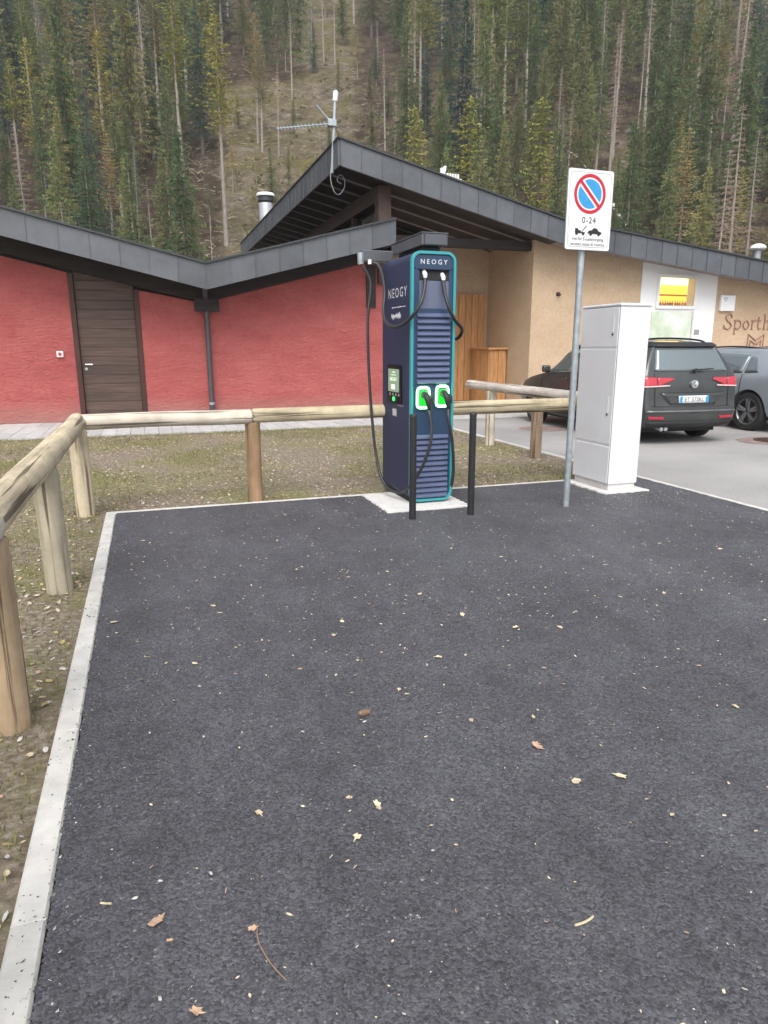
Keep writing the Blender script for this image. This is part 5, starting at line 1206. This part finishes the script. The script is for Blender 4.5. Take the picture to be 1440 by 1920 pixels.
for i in range(2000):
    x = grg.uniform(-.3, 5.3); y = grg.choice((6.5*grg.random(), 3+3.5*grg.random())); fl.cm = grg.choices((0, 1, 2), (6, 2, 2))[0]; flake(fl, Vector((x, y, .016)), grg.uniform(.003, .010), grg, .3, 5, .55)
for i in range(160):
    x = grg.uniform(-.3, 5.3); y = .9+5*grg.random(); a = grg.uniform(0, 6.28); L = grg.uniform(.006, .022); d = Vector((math.cos(a), math.sin(a), 0)); s_ = Vector((-d.y, d.x, 0))*.0012; P = Vector((x, y, .0165)); fl.cm = grg.choice((0, 1)); fl.add([P-s_, P+s_, P+d*L+s_, P+d*L-s_], [(0, 1, 2, 3)])
tag(fl.build('leaf_flakes', [MAT['leaf_pale'], MAT['leaf_pink'], MAT['grit']]), 'tiny pale leaf scraps and needles on the fresh asphalt', 'leaf scraps', None, 'stuff')
# single fallen leaves
def leaf_mesh(seed, mat, lobed=False):
    rg = random.Random(seed); n_ = 16; v = [(0, 0, .003)]
    for k in range(n_):
        a = 2*math.pi*k/n_; r = 1+.18*rg.uniform(-1, 1)+(.22*math.cos(5*a) if lobed else 0); x = r*math.cos(a); y = .66*r*math.sin(a)
        if k == 0: x *= 1.25
        v.append((x*.014, y*.014, .003+.0045*abs(y)*rg.uniform(.4, 1)+.003*x*x*rg.uniform(-.3, 1)))
    me = bpy.data.meshes.new('fallen_leaf'); me.from_pydata(v, [], [(0, 1+k, 1+(k+1) % n_) for k in range(n_)]); me.materials.append(mat)
    return me
LM = [leaf_mesh(i, MAT['leaf_pale'], i % 2 == 0) for i in range(5)]; LP = [leaf_mesh(10+i, MAT['leaf_pink'], True) for i in range(3)]
pale = [(655, 1496, 1.0), (707, 1508, 1.0), (710, 1516, .8), (485, 1525, 1.0), (670, 1570, 1.1), (748, 1293, .9), (763, 1302, .8), (1378, 1325, 1.0), (822, 1233, .9), (641, 1166, .8), (626, 1192, .8), (671, 1239, .8), (630, 1266, .7), (365, 1245, .9), (967, 1177, .9), (1020, 1253, .8), (867, 1153, .8), (787, 1115, .9), (213, 1168, .9), (412, 1150, .8), (400, 1137, .8), (883, 1351, .8), (1245, 1113, .8), (1260, 1528, .8), (1163, 1120, .8), (726, 1072, .8), (653, 1083, .8), (556, 1068, .7), (1050, 1177, .8), (268, 1015, .9), (1000, 1345, .7), (320, 1000, .8), (520, 1014, .8), (1350, 1030, .9), (940, 1045, .8), (1135, 1060, .8), (1080, 1466, 1.2), (1163, 1457, 1.3)]
lrg = random.Random(4)
for px, py, s in pale:
    P = gnd(px, py, .013); k = 1.0 if py > 1250 else 1.4
    o = link('fallen_leaf', lrg.choice(LM), None, (P.x, P.y, .0125), (lrg.uniform(-.15, .15), lrg.uniform(-.15, .15), lrg.uniform(0, 6.28))); o.scale = (s*k*lrg.uniform(.8, 1.15),)*3
    tag(o, 'small pale dry leaf lying on the dark asphalt', 'leaf', 'pale leaves on the asphalt')
for px, py, s in ((1004, 1395, 1.0), (1008, 1402, 1.4), (1311, 1249, .9), (293, 1731, 1.35), (300, 1722, .8), (368, 1898, 1.1), (562, 1255, .8), (474, 1742, .9), (318, 1764, .6)):
    P = gnd(px, py, .013); o = link('fallen_leaf', lrg.choice(LP), None, (P.x, P.y, .0125), (lrg.uniform(-.2, .2), lrg.uniform(-.2, .2), lrg.uniform(0, 6.28))); o.scale = (s*1.1,)*3
    tag(o, 'pinkish brown curled leaf lying on the dark asphalt', 'leaf', 'brown leaves on the asphalt')
# twigs
for nm, L_, r, mt, lab in (('twig', [(482, 1735), (484, 1762), (497, 1790), (515, 1815), (537, 1838)], .0016, 'twig', 'thin curved brown twig lying on the asphalt by a brown leaf'),
                           ('twig', [(1112, 1718), (1105, 1724), (1094, 1730), (1078, 1735)], .0035, 'straw', 'short pale bent twig lying on the bare asphalt'),
                           ('twig', [(188, 1693), (198, 1694), (209, 1694)], .003, 'straw', 'straight straw coloured stub of twig near the kerb'),):
    P = [gnd(a, b_, .016) for a, b_ in L_]; tag(MB().tube(spline(P, 5), r, 6).build(nm, MAT[mt], None, True), lab, 'twig')
# spruce cone
P = gnd(681, 1338, .02); pc = empty('pine_cone', (P.x, P.y, .024), 'small brown cone lying alone on the dark asphalt', 'cone')
MB().tube([P+Vector((-.021, 0, .004)), P+Vector((-.012, 0, .004)), P+Vector((.006, 0, .004)), P+Vector((.024, 0, .004))], [.004, .0085, .008, .003], 10).build('core', MAT['cone'], pc, True)
sm_ = MB()
for i in range(9):
    f = i/8; xx = -.019+.040*f; rr_ = .011*math.sin(math.pi*(.18+.72*f))+.003
    for k in range(8):
        a = 2*math.pi*(k+.5*(i % 2))/8; c_, s_ = math.cos(a), math.sin(a); q = P+Vector((xx, c_*rr_*.6, .004+s_*rr_*.6)); tp_ = P+Vector((xx+.007, c_*rr_*1.15, .004+s_*rr_*1.15)); sd_ = Vector((0, -s_, c_))*.0038
        sm_.add([q-sd_, q+sd_, tp_+sd_*.7, tp_-sd_*.7], [(0, 1, 2, 3)])
tag(sm_.build('scales', MAT['cone_tip'], pc), kind='stuff')

# ================================================================== SOFT VALLEY HAZE
hz = MB().box(-330, 400, -320, 372, -1.8, 190)
hzm = bpy.data.materials.new('valley_haze'); hzm.use_nodes = True; hn = hzm.node_tree.nodes; hn.clear(); ho = hn.new('ShaderNodeOutputMaterial'); hv_ = hn.new('ShaderNodeVolumePrincipled')
hv_.inputs['Color'].default_value = (.86, .90, .94, 1); hv_.inputs['Density'].default_value = HAZE; hzm.node_tree.links.new(hv_.outputs[0], ho.inputs['Volume'])
tag(hz.build('haze', hzm), 'thin pale haze hanging in the valley air', 'haze', None, 'stuff')
